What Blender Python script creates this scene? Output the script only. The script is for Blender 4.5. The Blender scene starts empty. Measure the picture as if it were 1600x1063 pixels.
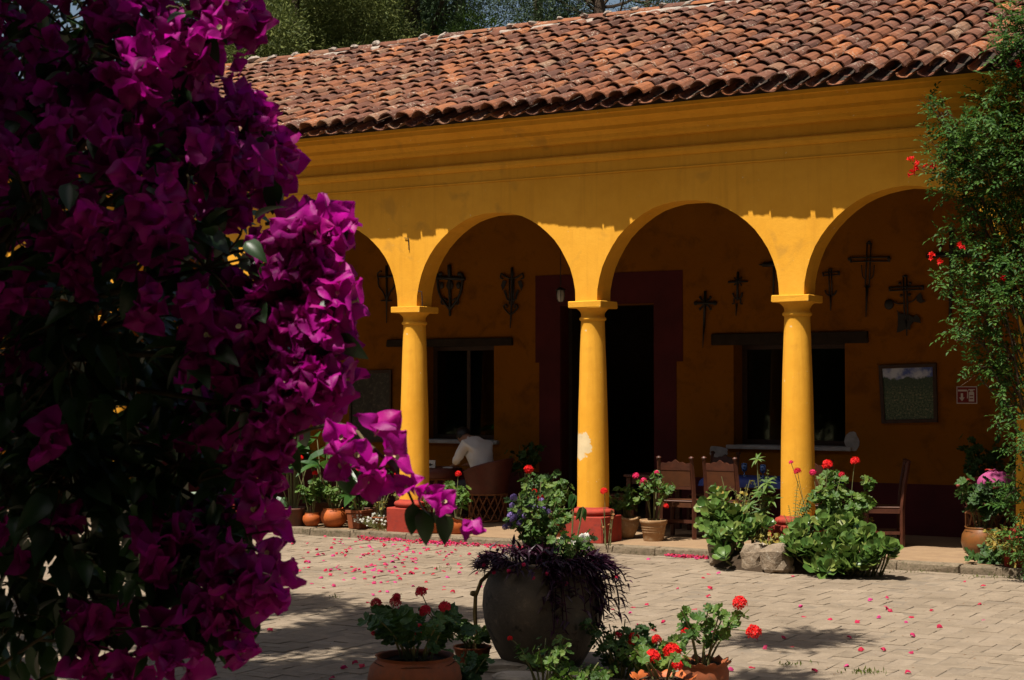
import bpy, bmesh, math, random
import numpy as np
from mathutils import Vector, Matrix, Euler, noise as mnoise

random.seed(7)
RNG = np.random.default_rng(7)
S = bpy.context.scene
COL = S.collection
R = math.radians
rnd = random.uniform

# ------------------------------------------------------------------ camera, sky, sun, exposure
EYE = np.array([0.0, 0.0, 2.0])
FPX = 2550.0                       # focal length in photograph pixels (1600 wide)
YAW, PITCH = R(30.9), R(1.62)
cd = bpy.data.cameras.new('camera')
cam = bpy.data.objects.new('camera', cd); COL.objects.link(cam)
cam.location = EYE; cam.rotation_euler = (R(90) + PITCH, 0, YAW)
cd.sensor_width = 36; cd.lens = FPX / 1600 * 36
cd.clip_start = 0.1; cd.clip_end = 3000
cd.dof.use_dof = True; cd.dof.focus_distance = 17.0; cd.dof.aperture_fstop = 18
S.camera = cam

SUN_EL, SUN_SIDE = R(66.5), R(14)
SUND = np.array([-math.sin(SUN_SIDE) * math.cos(SUN_EL), -math.cos(SUN_SIDE) * math.cos(SUN_EL), math.sin(SUN_EL)])
world = bpy.data.worlds.new('World'); S.world = world; world.use_nodes = True
wn = world.node_tree.nodes; wl = world.node_tree.links
sky = wn.new('ShaderNodeTexSky'); sky.sky_type = 'NISHITA'; sky.sun_disc = False
sky.sun_elevation = SUN_EL; sky.sun_rotation = math.pi + SUN_SIDE
sky.altitude = 100; sky.dust_density = 4.0; sky.air_density = 1.2
wn['Background'].inputs['Strength'].default_value = 0.05
wl.new(sky.outputs['Color'], wn['Background'].inputs['Color'])
sl = bpy.data.lights.new('sun', 'SUN'); sl.energy = 5.0; sl.angle = R(0.5); sl.color = (1.0, 0.94, 0.84)
so = bpy.data.objects.new('sun', sl); COL.objects.link(so); so.location = (0, -5, 20)
so.rotation_euler = Vector(SUND).to_track_quat('Z', 'Y').to_euler()
S.view_settings.view_transform = 'Standard'; S.view_settings.look = 'None'
S.view_settings.exposure = 0.88; S.view_settings.gamma = 1.0
S.view_settings.use_curve_mapping = False
S.render.engine = 'CYCLES'
S.cycles.max_bounces = 7; S.cycles.diffuse_bounces = 3; S.cycles.transparent_max_bounces = 6
S.cycles.use_denoising = True

# ------------------------------------------------------------------ camera geometry helpers
_r = np.array([math.cos(YAW), math.sin(YAW), 0.0])
_fh = np.array([-math.sin(YAW), math.cos(YAW), 0.0])
_z = np.array([0, 0, 1.0])
_f = _fh * math.cos(PITCH) + _z * math.sin(PITCH)
_u = -_fh * math.sin(PITCH) + _z * math.cos(PITCH)
def ray(px, py):
    return _f + _r * ((px - 800) / FPX) + _u * ((531.5 - py) / FPX)
def at_y(px, py, Y):
    d = ray(px, py); return EYE + d * (Y / d[1])
def at_z(px, py, z=0.0):
    d = ray(px, py); return EYE + d * ((z - EYE[2]) / d[2])
def at_d(px, py, D):
    d = ray(px, py); return EYE + d * (D / (d @ _fh))
def proj(P):
    P = np.asarray(P, float) - EYE
    zf = P @ _f
    zz = np.where(np.abs(zf) < 1e-6, 1e-6, zf)
    return 800 + FPX * (P @ _r) / zz, 531.5 - FPX * (P @ _u) / zz, zf

# ------------------------------------------------------------------ mesh templates
class T:
    __slots__ = ('V', 'I', 'N')
    def __init__(s, V, I, N):
        s.V = np.asarray(V, float).reshape(-1, 3); s.I = np.asarray(I, np.int64); s.N = np.asarray(N, np.int64)
def TF(V, F):
    return T(V, [i for f in F for i in f], [len(f) for f in F])
def cat(L):
    L = [t for t in L if len(t.V)]
    if not L: return T(np.zeros((0, 3)), [], [])
    off = np.cumsum([0] + [len(t.V) for t in L[:-1]])
    return T(np.concatenate([t.V for t in L]), np.concatenate([t.I + o for t, o in zip(L, off)]), np.concatenate([t.N for t in L]))
def xf(t, M):
    M = np.asarray(M, float)
    return T(t.V @ M[:3, :3].T + M[:3, 3], t.I, t.N)
def mv(t, x, y, z): return T(t.V + np.array([x, y, z]), t.I, t.N)
def many(t, Ms):
    Ms = np.asarray(Ms, float)
    n, k = len(Ms), len(t.V)
    V = np.einsum('nij,kj->nki', Ms[:, :3, :3], t.V) + Ms[:, None, :3, 3]
    I = (t.I[None, :] + (np.arange(n) * k)[:, None]).reshape(-1)
    return T(V.reshape(-1, 3), I, np.tile(t.N, n))
def TRS(loc=(0, 0, 0), rot=(0, 0, 0), s=1.0):
    m = np.eye(4); m[:3, :3] = np.array(Euler(rot).to_matrix()) * (np.array(s) if np.ndim(s) else s); m[:3, 3] = loc
    return m
def orient(loc, up, spin=0.0, s=1.0, sx=1.0):
    """local +Z goes to `up`, turned by spin"""
    n = np.asarray(up, float); n = n / (np.linalg.norm(n) + 1e-9)
    a = np.array([1.0, 0, 0]) if abs(n[0]) < 0.8 else np.array([0, 1.0, 0])
    x = np.cross(a, n); x /= np.linalg.norm(x); y = np.cross(n, x)
    c, q = math.cos(spin), math.sin(spin)
    m = np.eye(4)
    m[:3, 0] = (x * c + y * q) * s * sx; m[:3, 1] = (y * c - x * q) * s; m[:3, 2] = n * s; m[:3, 3] = loc
    return m
def lookm(loc, ydir, up=(0, 0, 1), s=1.0):
    """local +Y along ydir, +Z as near `up` as can be"""
    y = np.asarray(ydir, float); y = y / (np.linalg.norm(y) + 1e-9)
    x = np.cross(y, up); n = np.linalg.norm(x)
    x = np.array([1.0, 0, 0]) if n < 1e-4 else x / n
    z = np.cross(x, y); m = np.eye(4)
    m[:3, 0] = x * s; m[:3, 1] = y * s; m[:3, 2] = z * s; m[:3, 3] = loc
    return m
def box(x0, x1, y0, y1, z0, z1, b=0.0):
    if b <= 0:
        V = [(x, y, z) for z in (z0, z1) for y in (y0, y1) for x in (x0, x1)]
        return TF(V, [(0, 2, 3, 1), (4, 5, 7, 6), (0, 1, 5, 4), (2, 6, 7, 3), (0, 4, 6, 2), (1, 3, 7, 5)])
    rings = []
    def ring(i, z): return [(x0 + i, y0 + i, z), (x1 - i, y0 + i, z), (x1 - i, y1 - i, z), (x0 + i, y1 - i, z)]
    # chamfered corners: 8-gon rings
    def oct_(i, z):
        c = b
        return [(x0 + i + c, y0 + i, z), (x1 - i - c, y0 + i, z), (x1 - i, y0 + i + c, z), (x1 - i, y1 - i - c, z),
                (x1 - i - c, y1 - i, z), (x0 + i + c, y1 - i, z), (x0 + i, y1 - i - c, z), (x0 + i, y0 + i + c, z)]
    V = oct_(b * .7, z0) + oct_(0, z0 + b) + oct_(0, z1 - b) + oct_(b * .7, z1)
    F = [tuple(range(7, -1, -1)), tuple(range(24, 32))]
    for k in range(3):
        for j in range(8):
            F.append((k * 8 + j, k * 8 + (j + 1) % 8, (k + 1) * 8 + (j + 1) % 8, (k + 1) * 8 + j))
    return TF(V, F)
def tube(P, rad, n=6, cap=True):
    P = np.asarray(P, float); k = len(P)
    rad = np.full(k, rad) if np.ndim(rad) == 0 else np.asarray(rad, float)
    D = np.gradient(P, axis=0); D /= (np.linalg.norm(D, axis=1)[:, None] + 1e-9)
    a = np.array([0, 0, 1.0]) if abs(D[0][2]) < 0.9 else np.array([1.0, 0, 0])
    x = np.cross(a, D[0]); x /= np.linalg.norm(x)
    V = []
    for i in range(k):
        x = x - D[i] * (x @ D[i]); x /= (np.linalg.norm(x) + 1e-9); y = np.cross(D[i], x)
        for j in range(n):
            t = 2 * math.pi * j / n
            V.append(P[i] + (x * math.cos(t) + y * math.sin(t)) * rad[i])
    F = [(i * n + j, i * n + (j + 1) % n, (i + 1) * n + (j + 1) % n, (i + 1) * n + j) for i in range(k - 1) for j in range(n)]
    if cap: F += [tuple(range(n - 1, -1, -1)), tuple(range((k - 1) * n, k * n))]
    return TF(V, F)
def lathe(prof, n=24, wob=None, cap0=False, cap1=False):
    V = []
    for i, (r, z) in enumerate(prof):
        for j in range(n):
            a = 2 * math.pi * j / n
            rr, zz = (r, z) if wob is None else wob(i, a, r, z)
            V.append((rr * math.cos(a), rr * math.sin(a), zz))
    F = [(i * n + j, i * n + (j + 1) % n, (i + 1) * n + (j + 1) % n, (i + 1) * n + j) for i in range(len(prof) - 1) for j in range(n)]
    if cap0: F.append(tuple(range(n - 1, -1, -1)))
    if cap1: F.append(tuple(range((len(prof) - 1) * n, len(prof) * n)))
    return TF(V, F)
def grid(fn, nu, nv):
    V = [fn(i / nu, j / nv) for i in range(nu + 1) for j in range(nv + 1)]
    F = [(i * (nv + 1) + j, (i + 1) * (nv + 1) + j, (i + 1) * (nv + 1) + j + 1, i * (nv + 1) + j + 1) for i in range(nu) for j in range(nv)]
    return TF(V, F)
def prism(poly, d0, d1, axis='y'):
    """polygon in (x,z) extruded along y"""
    n = len(poly)
    V = [(x, d0, z) for x, z in poly] + [(x, d1, z) for x, z in poly]
    F = [tuple(range(n)), tuple(range(2 * n - 1, n - 1, -1))] + [(i, i + n, (i + 1) % n + n, (i + 1) % n) for i in range(n)]
    return TF(V, F)
def rock(seed, sx, sy, sz, n=9, m=6, rough=.28, pw=.7):
    r0 = random.Random(seed); ox = r0.uniform(0, 50)
    def f(u, v):
        a = 2 * math.pi * v; b = math.pi * (u - .5)
        p = Vector((math.cos(b) * math.cos(a), math.cos(b) * math.sin(a), math.sin(b)))
        p = Vector([math.copysign(abs(c) ** pw, c) for c in p])
        k = 1 + rough * mnoise.noise(p * 1.3 + Vector((ox, ox, 0))) + rough * .4 * mnoise.noise(p * 3.7 + Vector((ox, 0, 3)))
        return (p.x * k * sx, p.y * k * sy, p.z * k * sz)
    return grid(f, m, n)
def mesh(name, t, mat=None, smooth=False):
    me = bpy.data.meshes.new(name)
    me.vertices.add(len(t.V)); me.vertices.foreach_set('co', t.V.astype(np.float32).ravel())
    me.loops.add(len(t.I)); me.loops.foreach_set('vertex_index', t.I.astype(np.int32))
    me.polygons.add(len(t.N))
    st = np.concatenate([[0], np.cumsum(t.N)[:-1]]) if len(t.N) else np.zeros(0)
    me.polygons.foreach_set('loop_start', st.astype(np.int32)); me.polygons.foreach_set('loop_total', t.N.astype(np.int32))
    me.polygons.foreach_set('use_smooth', np.full(len(t.N), smooth, dtype=bool))
    me.update(calc_edges=True)
    if mat: me.materials.append(mat)
    return me
def link(name, me, parent=None, M=None, kind=None):
    o = bpy.data.objects.new(name, me); COL.objects.link(o)
    if parent is not None: o.parent = parent
    if M is not None: o.matrix_basis = Matrix([list(r) for r in M])
    if kind: o['kind'] = kind
    return o
def ob(name, t, mat, parent=None, smooth=False, kind=None, M=None, label=None):
    o = link(name, mesh(name, t, mat, smooth), parent, M, kind)
    if label: o['label'] = label
    return o
def thing(name, label, cat_, loc=(0, 0, 0), rz=0.0, group=None, rot=None):
    o = bpy.data.objects.new(name, None); COL.objects.link(o)
    o.location = Vector(loc); o.rotation_euler = rot if rot else (0, 0, rz); o.empty_display_size = .1
    o['label'] = label; o['category'] = cat_
    if group: o['group'] = group
    return o
def tag(o, label, cat_, group=None):
    o['label'] = label; o['category'] = cat_
    if group: o['group'] = group
    return o
def dup(root, loc, rz, label, group=None):
    def cp(o, par):
        c = o.copy(); COL.objects.link(c)
        if par is not None: c.parent = par
        for ch in o.children: cp(ch, c)
        return c
    r = cp(root, None); r.location = Vector(loc); r.rotation_euler = (0, 0, rz); r['label'] = label
    if group: r['group'] = group
    return r
def root_m(o):
    return np.array(Matrix.Translation(o.location) @ o.rotation_euler.to_matrix().to_4x4())
def scatter(root, name, temps, items, mat, limit=300, minpx=10.0, size=.05, stuff=None, smooth=False, low=None, cull=False):
    """items (template index, matrix in the root's space): those that show largest become parts, the rest one stuff part"""
    if not items: return
    W = root_m(root)
    Ms = np.array([m for _, m in items]); P = Ms[:, :3, 3] @ W[:3, :3].T + W[:3, 3]
    x, y, z = proj(P)
    sc = np.linalg.norm(Ms[:, :3, 0], axis=1)
    px = np.where(z > .3, FPX * size * sc / np.maximum(z, .3), 0)
    inside = (x > -15) & (x < 1615) & (y > -15) & (y < 1078) & (z > .3)
    score = np.where(inside, px, 0)
    if cull:
        cx = np.clip((x // 14).astype(int), -2, 118) + 2; cy = np.clip((y // 14).astype(int), -2, 80) + 2
        zb = np.full((124, 86), 1e9); rr = 1
        for i in np.argsort(z):
            if inside[i]:
                a = zb[cx[i] - rr:cx[i] + rr + 1, cy[i] - rr:cy[i] + rr + 1]
                np.minimum(a, z[i], out=a)
        vis = z <= zb[cx, cy] + .012
        score = np.where(vis, score, score * .01)
    order = np.argsort(-score)
    chosen = [i for i in order[:limit] if score[i] >= minpx]
    cs = set(chosen)
    mes = [mesh(name, t, mat, smooth) for t in temps]
    out = []
    for i in chosen:
        out.append(link(name, mes[items[i][0]], root, items[i][1]))
    rest = [i for i in range(len(items)) if i not in cs]
    if rest:
        L = []
        for ti, t in enumerate(temps):
            m = [items[i][1] for i in rest if items[i][0] == ti]
            if m: L.append(many(t, m))
        ob(stuff or name, cat(L), mat, root, smooth, kind='stuff')
    return out

# ------------------------------------------------------------------ materials
def nt(name):
    m = bpy.data.materials.new(name); m.use_nodes = True
    t = m.node_tree; b = t.nodes['Principled BSDF']
    return m, t.nodes, t.links, b
def vecnode(N, L, jitter=True):
    tc = N.new('ShaderNodeTexCoord')
    if not jitter: return tc.outputs['Object']
    oi = N.new('ShaderNodeObjectInfo'); mm = N.new('ShaderNodeMath'); mm.operation = 'MULTIPLY'; mm.inputs[1].default_value = 57.0
    L.new(oi.outputs['Random'], mm.inputs[0])
    va = N.new('ShaderNodeVectorMath'); va.operation = 'ADD'
    L.new(tc.outputs['Object'], va.inputs[0]); L.new(mm.outputs[0], va.inputs[1])
    return va.outputs[0]
def ramp(N, L, src, stops, interp='LINEAR'):
    r = N.new('ShaderNodeValToRGB'); e = r.color_ramp.elements; r.color_ramp.interpolation = interp
    while len(e) < len(stops): e.new(.5)
    for k, (p, c) in enumerate(stops):
        e[k].position = p; e[k].color = (c[0], c[1], c[2], 1) if not np.isscalar(c) else (c, c, c, 1)
    L.new(src, r.inputs['Fac']); return r.outputs['Color']
def noise(N, L, vec, scale, detail=4, rough=.55, dist=0):
    n = N.new('ShaderNodeTexNoise'); n.inputs['Scale'].default_value = scale; n.inputs['Detail'].default_value = detail
    n.inputs['Roughness'].default_value = rough; n.inputs['Distortion'].default_value = dist
    L.new(vec, n.inputs['Vector']); return n.outputs['Fac']
def mixc(N, L, fac, a, b, mode='MIX'):
    m = N.new('ShaderNodeMix'); m.data_type = 'RGBA'; m.blend_type = mode
    for s, v in ((m.inputs['Factor'], fac), (m.inputs['A'], a), (m.inputs['B'], b)):
        if isinstance(v, (int, float)): s.default_value = v
        elif isinstance(v, (tuple, list)): s.default_value = (*v[:3], 1)
        else: L.new(v, s)
    # RGBA sockets share names with float ones: wire by index
    return m
def mix(N, L, fac, a, b, mode='MIX'):
    m = N.new('ShaderNodeMixRGB'); m.blend_type = mode
    for s, v in ((m.inputs[0], fac), (m.inputs[1], a), (m.inputs[2], b)):
        if isinstance(v, (int, float)): s.default_value = v
        elif isinstance(v, (tuple, list)): s.default_value = (*v[:3], 1)
        else: L.new(v, s)
    return m.outputs[0]
def bump(N, L, b, h, strength=.3, dist=.01):
    n = N.new('ShaderNodeBump'); n.inputs['Strength'].default_value = strength; n.inputs['Distance'].default_value = dist
    L.new(h, n.inputs['Height']); L.new(n.outputs[0], b.inputs['Normal']); return n
def island(N, L):
    g = N.new('ShaderNodeNewGeometry'); oi = N.new('ShaderNodeObjectInfo')
    a = N.new('ShaderNodeMath'); a.operation = 'ADD'; L.new(g.outputs['Random Per Island'], a.inputs[0]); L.new(oi.outputs['Random'], a.inputs[1])
    f = N.new('ShaderNodeMath'); f.operation = 'FRACT'; L.new(a.outputs[0], f.inputs[0]); return f.outputs[0]
def simple(name, c0, c1=None, scale=8, rough=.8, bmp=.2, bscale=30, bdist=.005, spec=.3, dirt=None):
    m, N, L, b = nt(name); v = vecnode(N, L)
    c1 = c1 or tuple(x * .7 for x in c0)
    n = noise(N, L, v, scale, 6, .6)
    c = ramp(N, L, n, [(.3, c1), (.7, c0)])
    if dirt:
        d = noise(N, L, v, scale * 2.7, 5, .7, .4)
        c = mix(N, L, ramp(N, L, d, [(.52, 0.0), (.68, 1.0)]), c, dirt)
    L.new(c, b.inputs['Base Color']); b.inputs['Roughness'].default_value = rough
    b.inputs['Specular IOR Level'].default_value = spec
    if bmp: bump(N, L, b, noise(N, L, v, bscale, 6, .65), bmp, bdist)
    return m
def leafmat(name, cols, rough=.5, trans=.35, tcol=None, spec=.3, veins=0):
    m, N, L, b = nt(name)
    f = island(N, L)
    c = ramp(N, L, f, [(k / max(1, len(cols) - 1), q) for k, q in enumerate(cols)])
    v = vecnode(N, L)
    c = mix(N, L, .35, c, ramp(N, L, noise(N, L, v, 40, 3), [(.3, .45), (.7, 1.0)]), 'MULTIPLY')
    L.new(c, b.inputs['Base Color']); b.inputs['Roughness'].default_value = rough; b.inputs['Specular IOR Level'].default_value = spec
    if trans > 0:
        tr = N.new('ShaderNodeBsdfTranslucent'); L.new(mix(N, L, .6, c, tcol or tuple(x * 1.3 for x in cols[-1])), tr.inputs['Color'])
        ms = N.new('ShaderNodeMixShader'); ms.inputs[0].default_value = trans
        L.new(b.outputs[0], ms.inputs[1]); L.new(tr.outputs[0], ms.inputs[2]); L.new(ms.outputs[0], N['Material Output'].inputs['Surface'])
    if veins: bump(N, L, b, noise(N, L, v, veins, 3), .5, .003)
    return m

def plaster(name, patch=False, worn=.62):
    m, N, L, b = nt(name); v = vecnode(N, L, False)
    big = noise(N, L, v, .9, 5, .6); mid = noise(N, L, v, 6, 6, .65); fine = noise(N, L, v, 60, 5, .7)
    c = ramp(N, L, big, [(.3, (.62, .285, .020)), (.7, (.70, .345, .034))])
    c = mix(N, L, .5, c, ramp(N, L, mid, [(.25, (.86, .81, .75)), (.6, (1, 1, 1))]), 'MULTIPLY')
    # stains with their own outline
    st = noise(N, L, v, 2.3, 3, .5, .6)
    c = mix(N, L, ramp(N, L, st, [(.62, 0.0), (.72, .55)]), c, (.40, .20, .03))
    # vertical rain streaks
    mp = N.new('ShaderNodeMapping'); mp.inputs['Scale'].default_value = (9, 9, .55); L.new(v, mp.inputs['Vector'])
    sk = noise(N, L, mp.outputs[0], 1.6, 5, .6)
    c = mix(N, L, ramp(N, L, sk, [(.52, 0.0), (.76, .5)]), c, (.50, .225, .02))
    # small chips
    ch = noise(N, L, v, 17, 4, .6)
    c = mix(N, L, ramp(N, L, ch, [(.70, 0.0), (.72, .8)]), c, (.62, .50, .28))
    if patch:
        sp = N.new('ShaderNodeSeparateXYZ'); L.new(v, sp.inputs[0])
        def m2(op, a, k):
            q = N.new('ShaderNodeMath'); q.operation = op
            (L.new(a, q.inputs[0]) if not isinstance(a, (int, float)) else setattr(q.inputs[0], 'default_value', a))
            (L.new(k, q.inputs[1]) if not isinstance(k, (int, float)) else setattr(q.inputs[1], 'default_value', k))
            return q.outputs[0]
        dz = m2('DIVIDE', m2('SUBTRACT', sp.outputs[2], 1.27), .17)
        dx = m2('DIVIDE', m2('ADD', sp.outputs[0], .07), .15)
        rr = m2('ADD', m2('MULTIPLY', dz, dz), m2('MULTIPLY', dx, dx))
        rr = m2('ADD', rr, m2('MULTIPLY', m2('SUBTRACT', noise(N, L, v, 13, 5, .6, .3), .5), 2.6))
        c = mix(N, L, ramp(N, L, rr, [(.85, .85), (1.05, 0.0)]), c, ramp(N, L, mid, [(.3, (.50, .42, .27)), (.7, (.66, .55, .34))]))
    L.new(c, b.inputs['Base Color']); b.inputs['Roughness'].default_value = .85; b.inputs['Specular IOR Level'].default_value = .15
    h = mix(N, L, .35, mid, fine); bump(N, L, b, h, .38, .014)
    return m
M = {}
M['shaded_plaster'] = simple('shaded_yellow_wall', (.255, .092, .004), (.21, .072, .0035), 1.3, .85, .35, 30, .015, .12, (.16, .056, .005))  # darker copy of the yellow plaster, portico shade put into the colour
M['plaster'] = plaster('yellow_plaster'); M['plaster_patch'] = plaster('yellow_plaster_patched', True)
M['red'] = simple('red_oxide_paint', (.30, .036, .020), (.22, .026, .016), 5, .8, .3, 25, .01, .2, (.17, .030, .022))
M['maroon'] = simple('maroon_paint', (.085, .012, .014), (.055, .008, .010), 3, .75, .2, 20, .01, .2)
M['whiteplaster'] = simple('bare_plaster', (.42, .41, .40), (.26, .25, .24), 9, .9, .4, 30, .01, .1)
M['wood'] = simple('dark_wood', (.055, .026, .014), (.028, .013, .008), 14, .55, .3, 60, .003, .35)
M['chairwood'] = simple('chair_wood', (.085, .026, .013), (.045, .014, .008), 14, .42, .25, 60, .003, .4)
M['leather'] = simple('tan_leather', (.085, .026, .007), (.052, .016, .005), 10, .55, .2, 40, .003, .35)
M['oldwood'] = simple('lintel_wood', (.035, .024, .016), (.018, .012, .008), 9, .8, .5, 40, .008, .2)
M['equipal'] = simple('equipal_leather', (.11, .028, .018), (.07, .018, .012), 9, .5, .2, 30, .004, .35)
M['redwood'] = simple('red_lacquered_rim', (.22, .035, .02), (.15, .025, .016), 9, .5, .2, 40, .003, .35)
M['cedar'] = simple('cedar_slat', (.22, .085, .032), (.13, .05, .02), 18, .65, .3, 60, .003, .25)
M['iron'] = simple('forged_iron', (.022, .020, .020), (.012, .011, .011), 20, .55, .4, 50, .003, .4)
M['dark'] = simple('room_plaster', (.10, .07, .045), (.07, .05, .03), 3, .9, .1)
M['floor'] = simple('portico_floor_tile', (.25, .165, .092), (.19, .12, .068), 5, .85, .4, 40, .006, .2, (.20, .13, .08))
M['kerb'] = simple('kerb_stone', (.20, .15, .10), (.11, .085, .055), 7, .9, .7, 22, .02, .2, (.055, .05, .022))
M['sand'] = simple('joint_sand', (.175, .140, .104), (.130, .104, .077), 9, .95, .4, 60, .006, .1)
M['earth'] = simple('earth_ground', (.12, .10, .05), (.07, .075, .03), 1.5, .95, .4, 20, .02, .1)
M['soil'] = simple('potting_soil', (.05, .033, .02), (.025, .017, .011), 25, .95, .8, 60, .01, .1)
M['terra'] = simple('terracotta', (.27, .075, .026), (.18, .050, .019), 9, .75, .25, 40, .004, .25, (.15, .06, .03))
M['orangepot'] = simple('orange_terracotta', (.44, .105, .018), (.30, .068, .014), 7, .6, .2, 40, .004, .35)
M['shadedpot'] = simple('shaded_brown_clay', (.22, .080, .020), (.13, .050, .016), 6, .3, .15, 30, .004, .5, (.12, .07, .02))  # clay darkened: the climbing plant's shade is put into its colour
M['palepot'] = simple('pale_clay', (.34, .20, .095), (.24, .135, .065), 9, .8, .3, 40, .004, .2, (.38, .28, .17))
M['darkpot'] = simple('dark_clay', (.12, .045, .024), (.07, .028, .017), 8, .6, .2, 40, .004, .3)
M['rock'] = simple('grey_stone', (.25, .185, .125), (.14, .105, .072), 6, .9, .7, 18, .03, .2, (.30, .25, .19))
M['slab'] = simple('pale_slab', (.40, .33, .25), (.28, .23, .17), 6, .9, .5, 25, .02, .2)
M['whitestone'] = simple('white_painted_stone', (.72, .68, .60), (.5, .47, .41), 8, .9, .3, 30, .01, .2)
M['bark'] = simple('bark', (.085, .06, .042), (.04, .028, .02), 6, .95, 1.0, 14, .05, .1)
M['twig'] = simple('twig_bark', (.11, .085, .045), (.06, .045, .025), 20, .9, .4, 60, .004, .1)
M['greystem'] = simple('green_stem', (.16, .15, .06), (.09, .10, .035), 25, .7, .2, 60, .003, .2)
M['vinestem'] = simple('vine_stem', (.085, .055, .035), (.045, .03, .02), 15, .85, .5, 40, .005, .2)
M['cloth_white'] = simple('white_shirt', (.62, .60, .57), (.55, .53, .5), 4, .85, .1, 60, .003, .2)
M['trousers'] = simple('dark_trousers', (.03, .03, .04), (.02, .02, .025), 5, .85, .1)
M['skin'] = simple('skin', (.30, .15, .09), (.24, .115, .07), 6, .6, .1)
M['hair'] = simple('black_hair', (.012, .010, .009), (.008, .007, .006), 60, .5, .5, 120, .003, .4)
M['blue'] = simple('blue_tablecloth', (.02, .045, .22), (.015, .03, .15), 6, .6, .1, 60, .002, .4)
M['pink'] = simple('pink_cloth', (.34, .06, .17), (.24, .042, .12), 5, .85, .3, 20, .01, .2)
M['redcloth'] = simple('red_lacquer', (.45, .02, .02), (.34, .016, .016), 6, .4, .1, 30, .003, .4)
M['paper'] = simple('white_card', (.62, .60, .56), (.55, .53, .5), 5, .8, .05)
M['lampglass'] = simple('milky_lamp_glass', (.42, .40, .34), (.3, .29, .25), 8, .25, .05)
M['deadvine'] = simple('dry_stem', (.20, .14, .05), (.11, .075, .03), 15, .85, .6, 40, .006, .2)
M['moss'] = simple('moss', (.085, .095, .025), (.05, .055, .018), 20, .95, .8, 50, .01, .1)

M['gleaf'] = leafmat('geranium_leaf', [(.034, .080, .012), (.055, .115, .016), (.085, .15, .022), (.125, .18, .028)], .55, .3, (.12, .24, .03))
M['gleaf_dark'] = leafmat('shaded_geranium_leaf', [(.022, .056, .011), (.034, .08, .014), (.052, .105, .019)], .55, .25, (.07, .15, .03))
M['succ'] = leafmat('fleshy_leaf', [(.048, .105, .020), (.07, .135, .025), (.095, .16, .03), (.115, .175, .034), (.18, .20, .045)], .38, .12, (.12, .22, .04), .45)
M['broad'] = leafmat('broad_leaf', [(.018, .06, .012), (.03, .085, .016), (.045, .11, .02)], .4, .25, (.09, .2, .025), .4)
M['fern'] = leafmat('fern_leaf', [(.06, .10, .016), (.10, .14, .02), (.16, .18, .03)], .6, .3, (.2, .26, .03))
M['yellowleaf'] = leafmat('yellowing_leaf', [(.10, .12, .02), (.24, .20, .03), (.35, .24, .04), (.16, .16, .03)], .6, .3, (.35, .28, .04))
M['purple'] = leafmat('purple_leaf', [(.022, .006, .016), (.035, .009, .024), (.05, .012, .03)], .45, .2, (.10, .015, .05))
M['vineleaf'] = leafmat('vine_leaf', [(.022, .07, .012), (.04, .10, .016), (.08, .155, .026)], .55, .28, (.11, .2, .03), .16)
M['bleaf'] = leafmat('bougainvillea_leaf', [(.014, .04, .012), (.022, .058, .016), (.035, .08, .02)], .42, .2, (.06, .14, .02), .4)
M['bract'] = leafmat('magenta_bract', [(.26, .003, .16), (.36, .005, .22), (.44, .009, .28), (.45, .006, .22)], .5, .45, (.66, .007, .40), .25, 45)
M['petal'] = leafmat('fallen_bract', [(.40, .012, .05), (.50, .02, .08), (.40, .010, .03), (.56, .06, .24), (.58, .04, .06)], .7, .3, (.6, .04, .15), .2)
M['redflower'] = leafmat('scarlet_petal', [(.62, .008, .006), (.72, .014, .010), (.66, .010, .02)], .6, .25, (.8, .02, .01), .2)
M['crimson'] = leafmat('crimson_petal', [(.45, .008, .022), (.55, .012, .035), (.5, .01, .03)], .6, .25, (.65, .015, .05), .2)
M['pinkflower'] = leafmat('hot_pink_petal', [(.66, .02, .10), (.72, .03, .15)], .6, .25, (.8, .03, .18), .2)
M['lilac'] = leafmat('lilac_petal', [(.26, .17, .46), (.34, .24, .55)], .6, .25, (.4, .28, .6), .2)
M['whitefl'] = leafmat('white_petal', [(.62, .62, .55), (.7, .7, .62)], .6, .2, (.7, .7, .6), .2)
M['dryfl'] = leafmat('dry_leaf', [(.28, .13, .05), (.20, .09, .035)], .8, .2, (.3, .15, .05), .1)
M['stamen'] = simple('cream_flower_tube', (.5, .42, .22), (.4, .3, .15), 20, .7, 0)
M['cypress'] = leafmat('cypress_foliage', [(.045, .062, .014), (.085, .105, .022), (.125, .145, .03), (.165, .175, .045)], .7, .15, (.08, .12, .03), .2)
M['pine'] = leafmat('pine_foliage', [(.022, .042, .016), (.04, .068, .025), (.062, .098, .036)], .65, .15, (.06, .10, .03), .25)
M['brightleaf'] = leafmat('light_tree_leaf', [(.03, .06, .014), (.05, .09, .02), (.075, .12, .028)], .55, .25, (.10, .18, .03), .3)

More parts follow.
